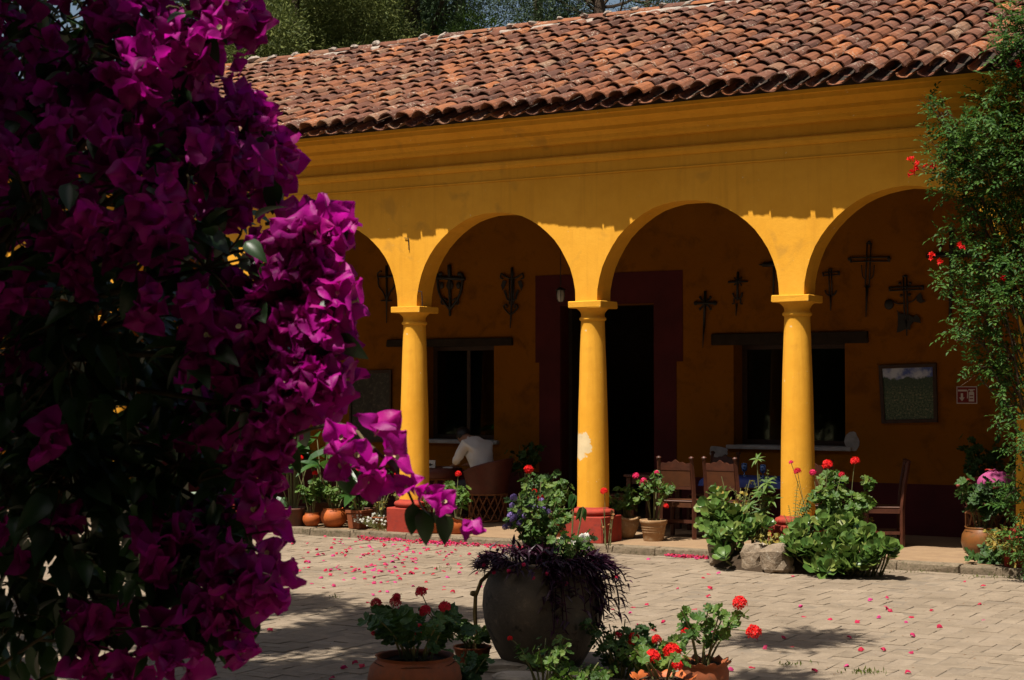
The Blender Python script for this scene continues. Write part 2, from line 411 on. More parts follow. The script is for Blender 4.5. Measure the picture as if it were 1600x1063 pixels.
# tiles: each its own fired tone, soot, lichen spots
def tilemat():
    m, N, L, b = nt('weathered_roof_tile')
    f = island(N, L); v = vecnode(N, L)
    c = ramp(N, L, f, [(0, (.095, .045, .032)), (.18, (.17, .066, .038)), (.34, (.120, .058, .042)), (.5, (.22, .085, .042)),
                       (.64, (.150, .066, .042)), (.8, (.32, .118, .046)), (.9, (.19, .088, .052)), (1, (.23, .14, .09))])
    n = noise(N, L, v, 5, 6, .65)
    c = mix(N, L, .75, c, ramp(N, L, n, [(.28, (.42, .36, .34)), (.5, (.85, .82, .8)), (.72, (1.2, 1.1, 1.05))]), 'MULTIPLY')
    s = noise(N, L, v, 11, 5, .7, .5)
    c = mix(N, L, ramp(N, L, s, [(.56, 0.0), (.68, .6)]), c, (.060, .045, .040))
    lich = noise(N, L, v, 3.2, 2, .5); spot = noise(N, L, v, 26, 3, .6)
    k = mix(N, L, 1.0, ramp(N, L, lich, [(.50, 0.0), (.66, 1.0)]), ramp(N, L, spot, [(.55, 0.0), (.62, .9)]), 'MULTIPLY')
    c = mix(N, L, k, c, (.40, .33, .26))
    vo = N.new('ShaderNodeTexVoronoi'); vo.inputs['Scale'].default_value = 14; L.new(v, vo.inputs['Vector'])
    c = mix(N, L, ramp(N, L, vo.outputs['Distance'], [(.07, .65), (.12, 0.0)]), c, (.42, .36, .28))
    c = mix(N, L, 1.0, c, (.88, .85, .81), 'MULTIPLY'); L.new(c, b.inputs['Base Color']); b.inputs['Roughness'].default_value = .88; b.inputs['Specular IOR Level'].default_value = .2
    bump(N, L, b, noise(N, L, v, 30, 6, .7), .6, .012); return m
M['tile'] = tilemat()
M['mortar'] = simple('ridge_mortar', (.36, .30, .25), (.20, .16, .13), 7, .95, .8, 24, .02, .1, (.13, .10, .085))
def pavemat():
    m, N, L, b = nt('worn_paving_stone')
    f = island(N, L); v = vecnode(N, L)
    c = ramp(N, L, f, [(0, (.176, .138, .098)), (.3, (.207, .163, .117)), (.6, (.190, .149, .106)), (.85, (.221, .175, .127)), (1, (.183, .145, .106))])
    c = mix(N, L, .6, c, ramp(N, L, noise(N, L, v, 4, 6, .65), [(.3, (.66, .64, .62)), (.7, (1.16, 1.14, 1.12))]), 'MULTIPLY')
    c = mix(N, L, .7, c, ramp(N, L, noise(N, L, N['Texture Coordinate'].outputs['Object'] if 'Texture Coordinate' in N else v, .8, 5, .7), [(.32, (.80, .78, .76)), (.65, (1.1, 1.1, 1.1))]), 'MULTIPLY')
    c = mix(N, L, ramp(N, L, noise(N, L, v, 32, 4, .7), [(.60, 0.0), (.74, .55)]), c, (.33, .27, .20))
    c = mix(N, L, ramp(N, L, noise(N, L, v, 21, 4, .7, .8), [(.62, 0.0), (.72, .6)]), c, (.12, .085, .06))
    L.new(c, b.inputs['Base Color']); b.inputs['Roughness'].default_value = .9; b.inputs['Specular IOR Level'].default_value = .2
    bump(N, L, b, noise(N, L, v, 26, 6, .7), .7, .012); return m
M['pave'] = pavemat()
def jarmat():
    m, N, L, b = nt('old_fired_clay'); v = vecnode(N, L, False)
    c = ramp(N, L, noise(N, L, v, 2.2, 6, .62, .5), [(.25, (.05, .042, .033)), (.5, (.105, .083, .06)), (.75, (.18, .135, .09))])
    c = mix(N, L, ramp(N, L, noise(N, L, v, 9, 5, .7), [(.58, 0.0), (.72, .7)]), c, (.22, .16, .11))
    c = mix(N, L, ramp(N, L, noise(N, L, v, 5, 4, .6), [(.6, 0.0), (.66, .8)]), c, (.025, .022, .018))
    L.new(c, b.inputs['Base Color']); b.inputs['Roughness'].default_value = .8; b.inputs['Specular IOR Level'].default_value = .25
    bump(N, L, b, noise(N, L, v, 14, 6, .7), .5, .02); return m
M['jar'] = jarmat()
def glassmat():
    m, N, L, b = nt('window_glass')
    g = N.new('ShaderNodeBsdfGlossy'); g.inputs['Roughness'].default_value = .03
    tr = N.new('ShaderNodeBsdfTransparent'); tr.inputs['Color'].default_value = (.75, .8, .78, 1)
    fr = N.new('ShaderNodeFresnel'); fr.inputs['IOR'].default_value = 1.5
    ms = N.new('ShaderNodeMixShader'); L.new(fr.outputs[0], ms.inputs[0]); L.new(tr.outputs[0], ms.inputs[1]); L.new(g.outputs[0], ms.inputs[2])
    L.new(ms.outputs[0], N['Material Output'].inputs['Surface']); return m
M['glass'] = glassmat()
def blueglass():
    m, N, L, b = nt('blue_drinking_glass'); b.inputs['Base Color'].default_value = (.25, .42, .75, 1); b.inputs['Roughness'].default_value = .08
    b.inputs['Transmission Weight'].default_value = .7; return m
M['blueglass'] = blueglass()
def picmat(sky_row=True):
    m, N, L, b = nt('painted_canvas'); v = vecnode(N, L, False)
    sp = N.new('ShaderNodeSeparateXYZ'); L.new(v, sp.inputs[0])
    n1 = noise(N, L, v, 7, 5, .6)
    ad = N.new('ShaderNodeMath'); ad.operation = 'MULTIPLY_ADD'; L.new(n1, ad.inputs[0]); ad.inputs[1].default_value = .16; L.new(sp.outputs[2], ad.inputs[2])
    skyc = ramp(N, L, noise(N, L, v, 5, 4, .6), [(.4, (.06, .10, .36)), (.58, (.50, .55, .66))])
    sp_c = ramp(N, L, noise(N, L, v, 42, 3, .7), [(.42, (.018, .045, .02)), (.58, (.10, .14, .07)), (.66, (.32, .20, .14)), (.74, (.36, .33, .22))])
    mid = mix(N, L, .7, sp_c, (.02, .05, .03))
    c = mix(N, L, ramp(N, L, ad.outputs[0], [(.27, 0.0), (.29, 1.0)]), mix(N, L, ramp(N, L, ad.outputs[0], [(.08, 0.0), (.2, 1.0)]), sp_c, mid), skyc)
    L.new(c, b.inputs['Base Color']); b.inputs['Roughness'].default_value = .5; return m
M['canvas'] = picmat()
M['darkcanvas'] = simple('dark_print', (.05, .045, .035), (.02, .02, .018), 7, .35, .05, dirt=(.10, .09, .07))
M['signred'] = simple('sign_red', (.20, .012, .012), (.18, .010, .010), 4, .4, 0)
M['signwhite'] = simple('sign_white', (.6, .55, .52), (.52, .48, .45), 4, .5, 0)

# ------------------------------------------------------------------ leaf and petal templates
def ovate(L_, W_, fold=.15, droop=.2, nu=5, nv=4, tip=1.0, heart=.0, base=.5):
    """leaf along +Y from the origin, upper side +Z"""
    def f(u, v):
        w = W_ * .5 * (math.sin(math.pi * min(1, u ** base)) ** .85 if 0 < u < 1 else 0.0)
        s = v * 2 - 1
        y = L_ * u - heart * abs(s) * (1 - u) ** 4 * W_
        return (s * w, y, abs(s) * w * fold * 2 - droop * L_ * u * u)
    return grid(f, nu, nv)
def bract_t(L_, W_, cup, twist, n=5, m=4):
    def f(u, v):
        w = W_ * .5 * (math.sin(math.pi * u ** .62) ** .7 if 0 < u < 1 else 0.0) * (1 - .25 * u ** 6)
        s = v * 2 - 1
        z = cup * math.sin(u * math.pi * .95) * L_ - .22 * abs(s) * w + .085 * L_ * math.sin(s * 4 + twist) * u + abs(s) ** 1.5 * w * .6 * math.cos(u * 4.5 + twist) - .18 * L_ * max(0, u - .7) * math.cos(twist)
        return (s * w, L_ * (u * .96 + .04), z)
    return grid(f, n, m)
def gleaf_t(seed, lobes=7):
    r0 = random.Random(seed); n = lobes * 2; V = [(0, 0, -.12)]; 
    for ring, rad in ((0, .55), (1, 1.0)):
        for j in range(n + 1):
            a = -math.pi / 2 + .25 + (2 * math.pi - .5) * j / n
            rr = rad * (1 + (.10 if j % 2 else -.07) * (1 if ring else .2)) * r0.uniform(.94, 1.06)
            V.append((rr * math.cos(a), rr * math.sin(a), rad * rad * .12 + (.09 if j % 2 else -.05) * rad + r0.uniform(-.04, .04)))
    k = n + 1
    F = [(0, 1 + j, 2 + j) for j in range(n)] + [(1 + j, 1 + k + j, 2 + k + j, 2 + j) for j in range(n)]
    return TF(V, F)
GLEAF = [gleaf_t(i) for i in range(4)]
def spoon_t(seed):
    r0 = random.Random(seed); cup = r0.uniform(.1, .3); bend = r0.uniform(-.25, .25)
    def f(u, v):
        w = .47 * (u ** .45) * (math.sqrt(max(0, 1 - max(0, (u - .55) / .45) ** 2)) if u > .55 else 1) * (0.35 + .65 * min(1, u / .55))
        s = v * 2 - 1
        return (s * w, u, cup * s * s * w * 1.2 + bend * u * u + .02 * math.sin(u * 9))
    return grid(f, 6, 4)
SPOON = [spoon_t(i) for i in range(4)]
FLW = []
def umbel_t(seed, n=22):
    r0 = random.Random(seed); L = []
    pet = TF([(0, 0, 0), (.16, .30, .08), (0, .46, .03), (-.16, .30, .08)], [(0, 1, 2, 3)])
    for i in range(n):
        a = i * 2.4; zz = 1 - 1.25 * (i + .5) / n; q = math.sqrt(max(0, 1 - zz * zz))
        d = np.array([q * math.cos(a), q * math.sin(a), zz])
        B = orient(d * r0.uniform(.62, .8), d + RNG.normal(0, .15, 3), r0.uniform(0, 6), .95)
        for k in range(5): L.append(xf(pet, B @ TRS((0, 0, 0), (0, 0, k * 1.2566 + r0.uniform(-.1, .1)))))
    return cat(L)
UMBEL = [umbel_t(i) for i in range(3)]
def sprig_t(seed, n=14, w=.16, spread=1.0, L_=.5):
    r0 = random.Random(seed); Ls = []
    q = TF([(0, 0, 0), (w * .5, .5, .02), (0, 1, 0), (-w * .5, .5, .02)], [(0, 1, 2, 3)])
    for i in range(n):
        d = np.array([r0.gauss(0, 1), r0.gauss(0, 1), r0.gauss(.35, .8)]); d /= np.linalg.norm(d)
        Ls.append(xf(q, lookm(d * r0.uniform(0, .55) * spread, d, (r0.gauss(0, 1), r0.gauss(0, 1), 1), r0.uniform(.6, 1.1) * L_)))
    return cat(Ls)
def pinnate_t(seed, pairs=3):
    r0 = random.Random(seed); q = ovate(1, .62, .2, .1, 2, 2); Ls = []
    for i in range(pairs):
        for s in (-1, 1):
            Ls.append(xf(q, TRS((0, .25 + .6 * i / pairs * 1.2, r0.uniform(-.03, .03)), (r0.uniform(-.4, .4), r0.uniform(-.5, .5), s * -1.1 + r0.uniform(-.2, .2)), .36)))
    Ls.append(xf(q, TRS((0, .95, 0), (r0.uniform(-.3, .3), 0, 0), .4)))
    return cat(Ls)
PINN = [pinnate_t(i) for i in range(4)]

# ================================================================== SETTING
g = ob('ground', TF([(-900, -900, -.03), (900, -900, -.03), (900, 900, -.03), (-900, 900, -.03)], [(0, 1, 2, 3)]), M['earth'], kind='structure')
STEP_Y = 17.44; FZ = .09
court = ob('courtyard', TF([(-34, -14, -.0045), (14, -14, -.0045), (14, STEP_Y + .1, -.0045), (-34, STEP_Y + .1, -.0045)], [(0, 1, 2, 3)]), M['sand'], kind='structure')
def paver_t(seed, L_, W_):
    r0 = random.Random(seed); j = lambda a: r0.uniform(-a, a)
    x, y, c = L_ / 2 - .0022, W_ / 2 - .0022, .008
    o = [(-x + c + j(.006), -y), (x - c + j(.006), -y + j(.004)), (x, -y + c + j(.006)), (x + j(.004), y - c), (x - c + j(.006), y), (-x + c, y + j(.004)), (-x, y - c + j(.005)), (-x + j(.004), -y + c)]
    V = [(a, b, -.03) for a, b in o] + [(a, b, -.0025) for a, b in o] + [(a * .95, b * .90, j(.0015)) for a, b in o]
    F = [tuple(range(16, 24))] + [(k * 8 + i, k * 8 + (i + 1) % 8, k * 8 + 8 + (i + 1) % 8, k * 8 + 8 + i) for k in (0, 1) for i in range(8)]
    return TF(V, F)
PL, PW = .30, .15
pav = [paver_t(i, PL, PW) for i in range(6)]
items = []
U0, V0 = -21.0, 5.5
for j in range(int((STEP_Y - V0) / PW)):
    for i in range(int(21.5 / PW)):
        t = (i - j) % 4
        if t == 0: cx, cy, a = U0 + (i + 1) * PW, V0 + (j + .5) * PW, 0
        elif t == 3: cx, cy, a = U0 + (i + .5) * PW, V0 + (j + 1) * PW, math.pi / 2
        else: continue
        if cy > STEP_Y - .16: continue
        qx, qy, qz = proj((cx, cy, 0))
        if qz < 3 or qx < -500 or qx > 2100 or qy > 1300: continue
        items.append((random.randrange(6), TRS((cx + rnd(-.004, .004), cy + rnd(-.004, .004), rnd(-.004, .004) + .004 * mnoise.noise((cx * .7, cy * .7, 0))),
                                              (rnd(-.018, .018), rnd(-.018, .018), a + rnd(-.045, .045) + (math.pi if random.random() < .5 else 0)))))
scatter(court, 'paving_stone', pav, items, M['pave'], 300, 8, PL, 'paving_field')
# a row of square edge flags along the step
items = []; x = -21.0
while x < .5:
    w = rnd(.34, .52)
    items.append((0, TRS((x + w / 2, STEP_Y - .075, .004 + rnd(-.004, .004)), (rnd(-.01, .01), rnd(-.01, .01), rnd(-.01, .01)), (w / .30, .95, 1))))
    x += w + .006
scatter(court, 'edge_flagstone', [paver_t(50, .30, .155)], items, M['pave'], 300, 8, .4)

# portico floor and its kerb
X0, X1 = -21.0, 1.2
BACK_Y = 20.65
pf = ob('portico_floor', box(X0, X1, STEP_Y + .20, BACK_Y + 4.2, -.02, FZ), M['floor'], kind='structure')
items = []; x = X0; kt = []
for s in range(6):
    t = box(-.5, .5, 0, .199, -.05, FZ + .002, .014); r0 = random.Random(s)
    t.V += np.array([[r0.uniform(-.006, .006), r0.uniform(-.010, .008), r0.uniform(-.008, .004)] for _ in t.V]); kt.append(t)
while x < X1:
    w = rnd(.5, .95); items.append((random.randrange(6), TRS((x + w / 2, STEP_Y, rnd(-.004, .003)), (0, 0, rnd(-.006, .006)), (w - .008, 1, 1)))); x += w
scatter(pf, 'kerb_stone', kt, items, M['kerb'], 300, 6, .7)

# ================================================================== THE BUILDING
D = 2.668; COLX, COLY = -9.51, 17.84
B = thing('arcaded_house', 'long yellow house with round arches, stout columns and a red tiled roof', 'building', (COLX, COLY, 0))
KL, KR = -4, 3
SPR = 3.046; HW = .15; AR = D / 2 - HW; TOP = 5.30; TH = .175
def arcade():
    Ls = []; n = 26
    XL, XR = KL * D - .5, KR * D + .5
    def quad(pts): Ls.append(TF(pts, [(0, 1, 2, 3)]))
    for k in range(KL, KR + 1):
        x = k * D; a = x - HW if k > KL else XL; b = x + HW if k < KR else XR
        z0 = SPR if k not in (KL, KR) else FZ
        for y, s in ((-TH, 1), (TH, -1)):
            p = [(a, y, z0), (b, y, z0), (b, y, TOP), (a, y, TOP)]
            quad(p if s > 0 else p[::-1])
        quad([(a, TH, z0), (b, TH, z0), (b, -TH, z0), (a, -TH, z0)])
        if k in (KL, KR):
            xx = b if k == KL else a
            p = [(xx, -TH, z0), (xx, TH, z0), (xx, TH, SPR), (xx, -TH, SPR)]; quad(p if k == KL else p[::-1])
            xx = a if k == KL else b
            p = [(xx, TH, z0), (xx, -TH, z0), (xx, -TH, TOP), (xx, TH, TOP)]; quad(p if k == KL else p[::-1])
    for k in range(KL, KR):
        cx = (k + .5) * D; pts = []
        for i in range(n + 1):
            a = math.pi * i / n
            rr = AR + (.007 * mnoise.noise((i * .35, k * 7.1, 0)) + rnd(-.0025, .0025)) * (1 if 0 < i < n else 0)
            pts.append((cx - rr * math.cos(a), SPR + .985 * rr * math.sin(a)))
        for i in range(n):
            (xa, za), (xb, zb) = pts[i], pts[i + 1]
            quad([(xa, -TH, za), (xb, -TH, zb), (xb, -TH, TOP), (xa, -TH, TOP)])
            quad([(xb, TH, zb), (xa, TH, za), (xa, TH, TOP), (xb, TH, TOP)])
            quad([(xa, TH, za), (xb, TH, zb), (xb, -TH, zb), (xa, -TH, za)])
    return cat(Ls)
wall = ob('arcade_wall', arcade(), M['plaster'], B)
XL, XR = KL * D - .5, KR * D + .5
def molding(prof):
    """profile (y, z) swept along x"""
    n = len(prof)
    V = [(XL - .02, y, z) for y, z in prof] + [(XR + .02, y, z) for y, z in prof]
    return TF(V, [(i, i + 1, i + 1 + n, i + n) for i in range(n - 1)] + [tuple(range(n))[::-1], tuple(range(n, 2 * n))])
ob('string_course', molding([(-TH - .002, 4.755), (-TH - .022, 4.765), (-TH - .045, 4.80), (-TH - .050, 4.835), (-TH - .040, 4.85), (-TH - .002, 4.862)]), M['plaster'], B)
ob('wall_groove', molding([(-TH - .003, 4.600), (-TH - .014, 4.603), (-TH - .016, 4.616), (-TH - .003, 4.619)]), M['plaster'], B)
ob('cornice', molding([(-TH - .002, 5.00), (-TH - .05, 5.005), (-TH - .07, 5.03), (-TH - .085, 5.07), (-TH - .13, 5.11), (-TH - .15, 5.115), (-TH - .155, 5.16),
                       (-TH - .21, 5.20), (-TH - .27, 5.225), (-TH - .29, 5.23), (-TH - .30, 5.285), (-TH - .33, 5.29), (-TH - .335, 5.345), (-TH - .01, 5.44)]), M['plaster'], B)
# columns
def shaft_prof():
    P = []
    for i in range(13):
        t = i / 12; P.append((.198 - .050 * t ** 1.35 + .004 * math.sin(t * math.pi), .50 + (2.80 - .50) * t))
    return P + [(.149, 2.805), (.166, 2.815), (.170, 2.83), (.166, 2.845), (.149, 2.855), (.147, 2.89), (.152, 2.905), (.160, 2.92), (.178, 2.94), (.200, 2.957), (.206, 2.966)]
for k in range(KL + 1, KR):
    wob = (lambda kk: (lambda i, a, r, z: (r + .004 * mnoise.noise((math.cos(a) * 1.5 + kk * 9, math.sin(a) * 1.5, z * 2.2)), z)))(k)
    c = ob('column', lathe(shaft_prof(), 32, wob), M['plaster_patch'] if k == 0 else M['plaster'], B, True, M=TRS((k * D, 0, 0)),
           label='yellow column with a bare whitish plaster patch low on its shaft' if k == 0 else None)
    ab = box(-.2285, .2285, -.2285, .2285, 2.963, 3.046, .008); ab.V += RNG.uniform(-.003, .003, ab.V.shape)
    ob('abacus', ab, M['plaster'], c)
    ob('torus', lathe([(.19, .408), (.235, .412), (.262, .435), (.268, .458), (.255, .482), (.222, .495), (.205, .498), (.205, .515), (.19, .52)], 32), M['red'], c, True)
    pl = box(-.265, .265, -.265, .265, FZ - .01, .41, .012); pl.V += RNG.uniform(-.004, .004, pl.V.shape)
    ob('plinth', pl, M['red'], c)

# back wall with its openings
YB = BACK_Y - COLY
def bx_(px, py): p = at_y(px, py, BACK_Y); return p[0] - COLX, p[2]
dx0, dtop = bx_(876, 478); dx1, _ = bx_(1022, 478)
w1x0, w1t = bx_(660, 541); w1x1, w1b = bx_(772, 689)
w2x0, w2t = bx_(1146, 538); w2x1, w2b = bx_(1321, 699)
holes = [(dx0, dx1, FZ, dtop), (w1x0, w1x1, w1b, w1t), (w2x0, w2x1, w2b, w2t)]
def holed(x0, x1, z0, z1, holes, y, depth):
    xs = sorted({x0, x1, *[h[0] for h in holes], *[h[1] for h in holes]}); zs = sorted({z0, z1, *[h[2] for h in holes], *[h[3] for h in holes]})
    Ls = []
    for a, b in zip(xs, xs[1:]):
        for c, d in zip(zs, zs[1:]):
            if any(h[0] - 1e-6 <= a and b <= h[1] + 1e-6 and h[2] - 1e-6 <= c and d <= h[3] + 1e-6 for h in holes): continue
            Ls.append(TF([(a, y, c), (b, y, c), (b, y, d), (a, y, d)], [(0, 1, 2, 3)]))
    for (a, b, c, d) in holes:
        q = y + depth
        Ls.append(TF([(a, y, c), (a, q, c), (a, q, d), (a, y, d), (b, y, c), (b, q, c), (b, q, d), (b, y, d)],
                     [(0, 1, 2, 3), (4, 7, 6, 5), (3, 2, 6, 7), (0, 4, 5, 1)]))
    return cat(Ls)
ob('back_wall', holed(XL, XR, FZ, 5.2, holes, YB, .45), M['shaded_plaster'], B)
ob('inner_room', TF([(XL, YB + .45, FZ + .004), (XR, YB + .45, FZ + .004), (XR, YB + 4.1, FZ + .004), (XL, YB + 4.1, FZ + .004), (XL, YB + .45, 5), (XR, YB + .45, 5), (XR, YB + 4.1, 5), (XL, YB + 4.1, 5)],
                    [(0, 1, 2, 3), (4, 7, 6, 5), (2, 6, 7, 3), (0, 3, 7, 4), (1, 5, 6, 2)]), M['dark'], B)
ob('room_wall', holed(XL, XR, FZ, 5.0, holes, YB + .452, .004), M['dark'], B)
ob('portico_ceiling', box(XL, XR, TH + .003, YB - .003, 5.0, 5.1), M['oldwood'], B)
ob('end_wall', box(XL, XL + .3, TH + .003, YB + 4.2, FZ, 5.2), M['shaded_plaster'], B)
ob('end_wall', box(XR - .3, XR, TH + .003, YB + 4.2, FZ, 5.2), M['shaded_plaster'], B)
ob('rear_wall', box(XL, XR, YB + 4.2, YB + 4.5, FZ, 5.4), M['plaster'], B)
# dado and the painted door surround
_, dado = bx_(1450, 757)
e0, e1 = bx_(843, 600)[0], bx_(1057, 600)[0]; s0, s1 = bx_(837, 500)[0], bx_(1067, 500)[0]
_, stop = bx_(950, 427); _, ear = bx_(950, 566)
for a, b in ((XL + .3, e0), (e1, XR - .3)):
    ob('painted_dado', box(a + .002, b - .002, YB - .006, YB + .01, FZ, dado), M['maroon'], B)
sur = prism([(e0, FZ), (dx0, FZ), (dx0, dtop), (dx1, dtop), (dx1, FZ), (e1, FZ), (e1, ear), (s1, ear), (s1, stop), (s0, stop), (s0, ear), (e0, ear)], YB - .010, YB + .01)
# n-gon with a notch: split by hand to keep clean faces
def slab(x0, x1, z0, z1, y0=YB - .010): return box(x0, x1, y0, YB + .01, z0, z1)
surround = ob('door_surround', cat([slab(e0, dx0, FZ, ear), slab(dx1, e1, FZ, ear), slab(s0, dx0, ear, stop), slab(dx1, s1, ear, stop), slab(dx0, dx1, dtop, stop)]), M['maroon'], B)
for a_, b_ in ((dx0, dx0 + .006), (dx1 - .006, dx1)): ob('shade_reveal', box(a_, b_, YB + .012, YB + .44, FZ, dtop), M['maroon'], B)  # dark linings that stand in for the shade inside the doorway
door = ob('door', cat([box(0, .06, 0, .88, FZ + .02, dtop - .03), box(-.012, 0, .1, .78, .4, 1.2), box(-.012, 0, .1, .78, 1.4, dtop - .2)]), M['oldwood'], B, M=TRS((dx0 + .02, YB + .2, 0)))
ob('handle', box(-.03, -.013, .80, .84, 1.1, 1.22), M['iron'], door)
door2 = ob('door', cat([box(-.06, 0, 0, .88, FZ + .02, dtop - .03), box(0, .012, .1, .78, .4, 1.2), box(0, .012, .1, .78, 1.4, dtop - .2)]), M['oldwood'], B, M=TRS((dx1 - .02, YB + .2, 0)))
ob('handle', box(.013, .03, .80, .84, 1.1, 1.22), M['iron'], door2)
def window(x0, x1, z0, z1, lx0, lx1, lz0, lz1):
    y = YB + .30
    f = ob('window', cat([box(x0, x0 + .07, y, y + .06, z0, z1), box(x1 - .07, x1, y, y + .06, z0, z1), box(x0 + .07, x1 - .07, y + .002, y + .058, z0, z0 + .07),
                          box(x0 + .07, x1 - .07, y + .002, y + .058, z1 - .07, z1), box((x0 + x1) / 2 - .03, (x0 + x1) / 2 + .03, y + .004, y + .056, z0 + .07, z1 - .07)]), M['wood'], B)
    m = (x0 + x1) / 2
    for a, b in ((x0 + .07, m - .03), (m + .03, x1 - .07)):
        ob('pane', box(a, b, y + .025, y + .031, z0 + .07, z1 - .07), M['glass'], f)
    li = box(lx0, lx1, YB - .05, YB + .28, lz0, lz1, .012); li.V += RNG.uniform(-.006, .006, li.V.shape)
    ob('lintel', li, M['oldwood'], f)
    ob('sill', box(x0 - .09, x1 + .09, YB - .07, YB + .30, z0 - .05, z0 + .004, .008), M['whiteplaster'], f)
    return f
window(w1x0, w1x1, w1b, w1t, bx_(606, 537)[0], bx_(802, 537)[0], w1t - .01, bx_(700, 530)[1])
wf = window(w2x0, w2x1, w2b, w2t, bx_(1113, 530)[0], bx_(1357, 530)[0], w2t - .01, bx_(1235, 520)[1])
def blob(cx, cz, rx, rz, seed, t=.008):
    r0 = random.Random(seed); P = []
    for i in range(18):
        a = i / 18 * 2 * math.pi; k = 1 + .25 * mnoise.noise((math.cos(a) * 1.4 + seed, math.sin(a) * 1.4, 0)) + r0.uniform(-.06, .06)
        P.append((cx + math.copysign(abs(math.cos(a)) ** .7, math.cos(a)) * rx * k, cz + math.sin(a) * rz * k))
    return prism(P, YB - t, YB + .01)
for (px, py, rx, rz, s) in ((1122, 706, .14, .075, 1), (1331, 690, .09, .13, 2)):
    x, z = bx_(px, py); ob('bare_plaster_patch', blob(x, z, rx, rz, s), M['whiteplaster'], B)

for pts in ([(653, 455), (659, 456), (660, 478)], [(632, 372), (638, 373), (639, 391)]):
    P = [at_y(x_, y_, COLY - TH - .012) - np.array([COLX, COLY, 0]) for x_, y_ in pts]; ob('wall_hook', tube(P, .006, 5), M['iron'], B)
# roof
PHI = R(23); EY, EZ = -.735, 5.36; RY = 22.6 - COLY; RZ = EZ + (RY - EY) * math.tan(PHI)
tp = math.tan(PHI)
def zr(y): return EZ + (y - EY) * tp
BY = 2 * RY + .7
deck = TF([(XL, EY + .16, zr(EY + .16) - .05), (XR, EY + .16, zr(EY + .16) - .05), (XR, RY, RZ - .05), (XL, RY, RZ - .05), (XL, BY, EZ - .05), (XR, BY, EZ - .05),
           (XL, EY + .16, zr(EY + .16) - .11), (XR, EY + .16, zr(EY + .16) - .11), (XR, RY, RZ - .11), (XL, RY, RZ - .11), (XL, BY, EZ - .11), (XR, BY, EZ - .11)],
          [(0, 1, 2, 3), (3, 2, 5, 4), (6, 9, 8, 7), (9, 10, 11, 8), (0, 6, 7, 1), (4, 5, 11, 10), (0, 3, 9, 6), (3, 4, 10, 9), (1, 7, 8, 2), (2, 8, 11, 5)])
roof = ob('roof', deck, M['oldwood'], B)
def tile_t(seed, L_=.50, w0=.115, w1=.088, rise=.82, pan=False, n=7, th=.016):
    r0 = random.Random(seed); V = []
    for e in (0, 1):
        w = (w0 if e == 0 else w1) * r0.uniform(.96, 1.04); y = e * L_
        for o in (0, 1):
            ww = w - o * th
            for j in range(n + 1):
                a = math.pi * (j / n) * .94 + .03 * math.pi
                k = 1 + r0.uniform(-.025, .025)
                x, z = -ww * math.cos(a) * k, ww * rise * math.sin(a) * k
                if pan: z = w0 * rise - z - .02
                V.append((x, y + (r0.uniform(-.006, .006) if o == 0 else 0), z + .006 * math.sin(a * 3 + seed)))
    m = n + 1; F = []
    for j in range(n):
        a, b, c, d = j, j + 1, 2 * m + j + 1, 2 * m + j
        F.append((a, b, c, d) if not pan else (d, c, b, a))
        F.append((a + m + 0, d + m, c + m, b + m) if not pan else (b + m, c + m, d + m, a + m))
        F += [(a, a + m, b + m, b), (d, c, c + m, d + m)]
    F += [(0, 2 * m, 3 * m, m), (n, n + m, 3 * m + n, 2 * m + n)]
    return TF(V, F)
cov = [tile_t(i) for i in range(6)]; pan = [tile_t(20 + i, w0=.105, w1=.115, rise=.62, pan=True) for i in range(4)]
SP, EXP = .256, .40
ncol = int((XR - XL) / SP); slen = (RY - EY) / math.cos(PHI)
itc, itp = [], []
Mroof = np.eye(4)
cphi, sphi = math.cos(PHI), math.sin(PHI)
def roofm(x, s, h, yaw=0, roll=0, tilt=0, sc=1.0):
    m = TRS((x, EY + s * cphi - h * sphi, EZ + s * sphi + h * cphi), (PHI + tilt, 0, 0)) @ TRS((0, 0, 0), (0, roll, yaw), sc)
    return m
gapcol = None
for i in range(ncol):
    x = XL + (i + .5) * SP + rnd(-.014, .014); off = rnd(-.035, .035); lean = rnd(-.012, .012)
    sag = .03 * mnoise.noise((x * .22, 5.1, 0)) - .02
    r = 0; s = -.01 + off * .5
    while s < slen - .12:
        sg = sag * math.sin(min(1, s / slen) * math.pi) * 1.2
        itc.append((random.randrange(6), roofm(x + lean * s + rnd(-.010, .010), s + (rnd(-.028, .028) if r else rnd(-.02, .02)), .055 + sg + rnd(-.004, .008), rnd(-.045, .045), rnd(-.06, .06), -.045 + rnd(-.016, .016), rnd(.95, 1.07))))
        xp = x + SP / 2
        itp.append((random.randrange(4), roofm(xp + rnd(-.012, .012), s - .015 + rnd(-.02, .02), -.035 + sg, rnd(-.03, .03), rnd(-.05, .05), -.03, rnd(.97, 1.04))))
        s += EXP * rnd(.92, 1.06); r += 1
scatter(roof, 'roof_tile', cov, itc, M['tile'], 300, 8, .4, 'tile_field')
scatter(roof, 'channel_tile', pan, itp, M['tile'], 90, 8, .22, 'channel_field')
# back slope, plainly tiled
bk = []
for i in range(0, ncol):
    for k in range(13):
        bk.append(TRS((XL + (i + .5) * SP, BY - k * .45 * cphi, EZ + k * .45 * sphi + .02), (PHI, 0, math.pi)) @ TRS((0, 0, 0), (0, 0, 0)))
bkm = []
for m in bk:
    y, z = m[1, 3], m[2, 3]; q = TRS((m[0, 3], y, z + .03), (-PHI, 0, 0)) @ TRS((0, 0, 0), (0, 0, math.pi)); bkm.append(q)
ob('rear_tile_field', many(cov[0], bkm), M['tile'], roof, kind='stuff')
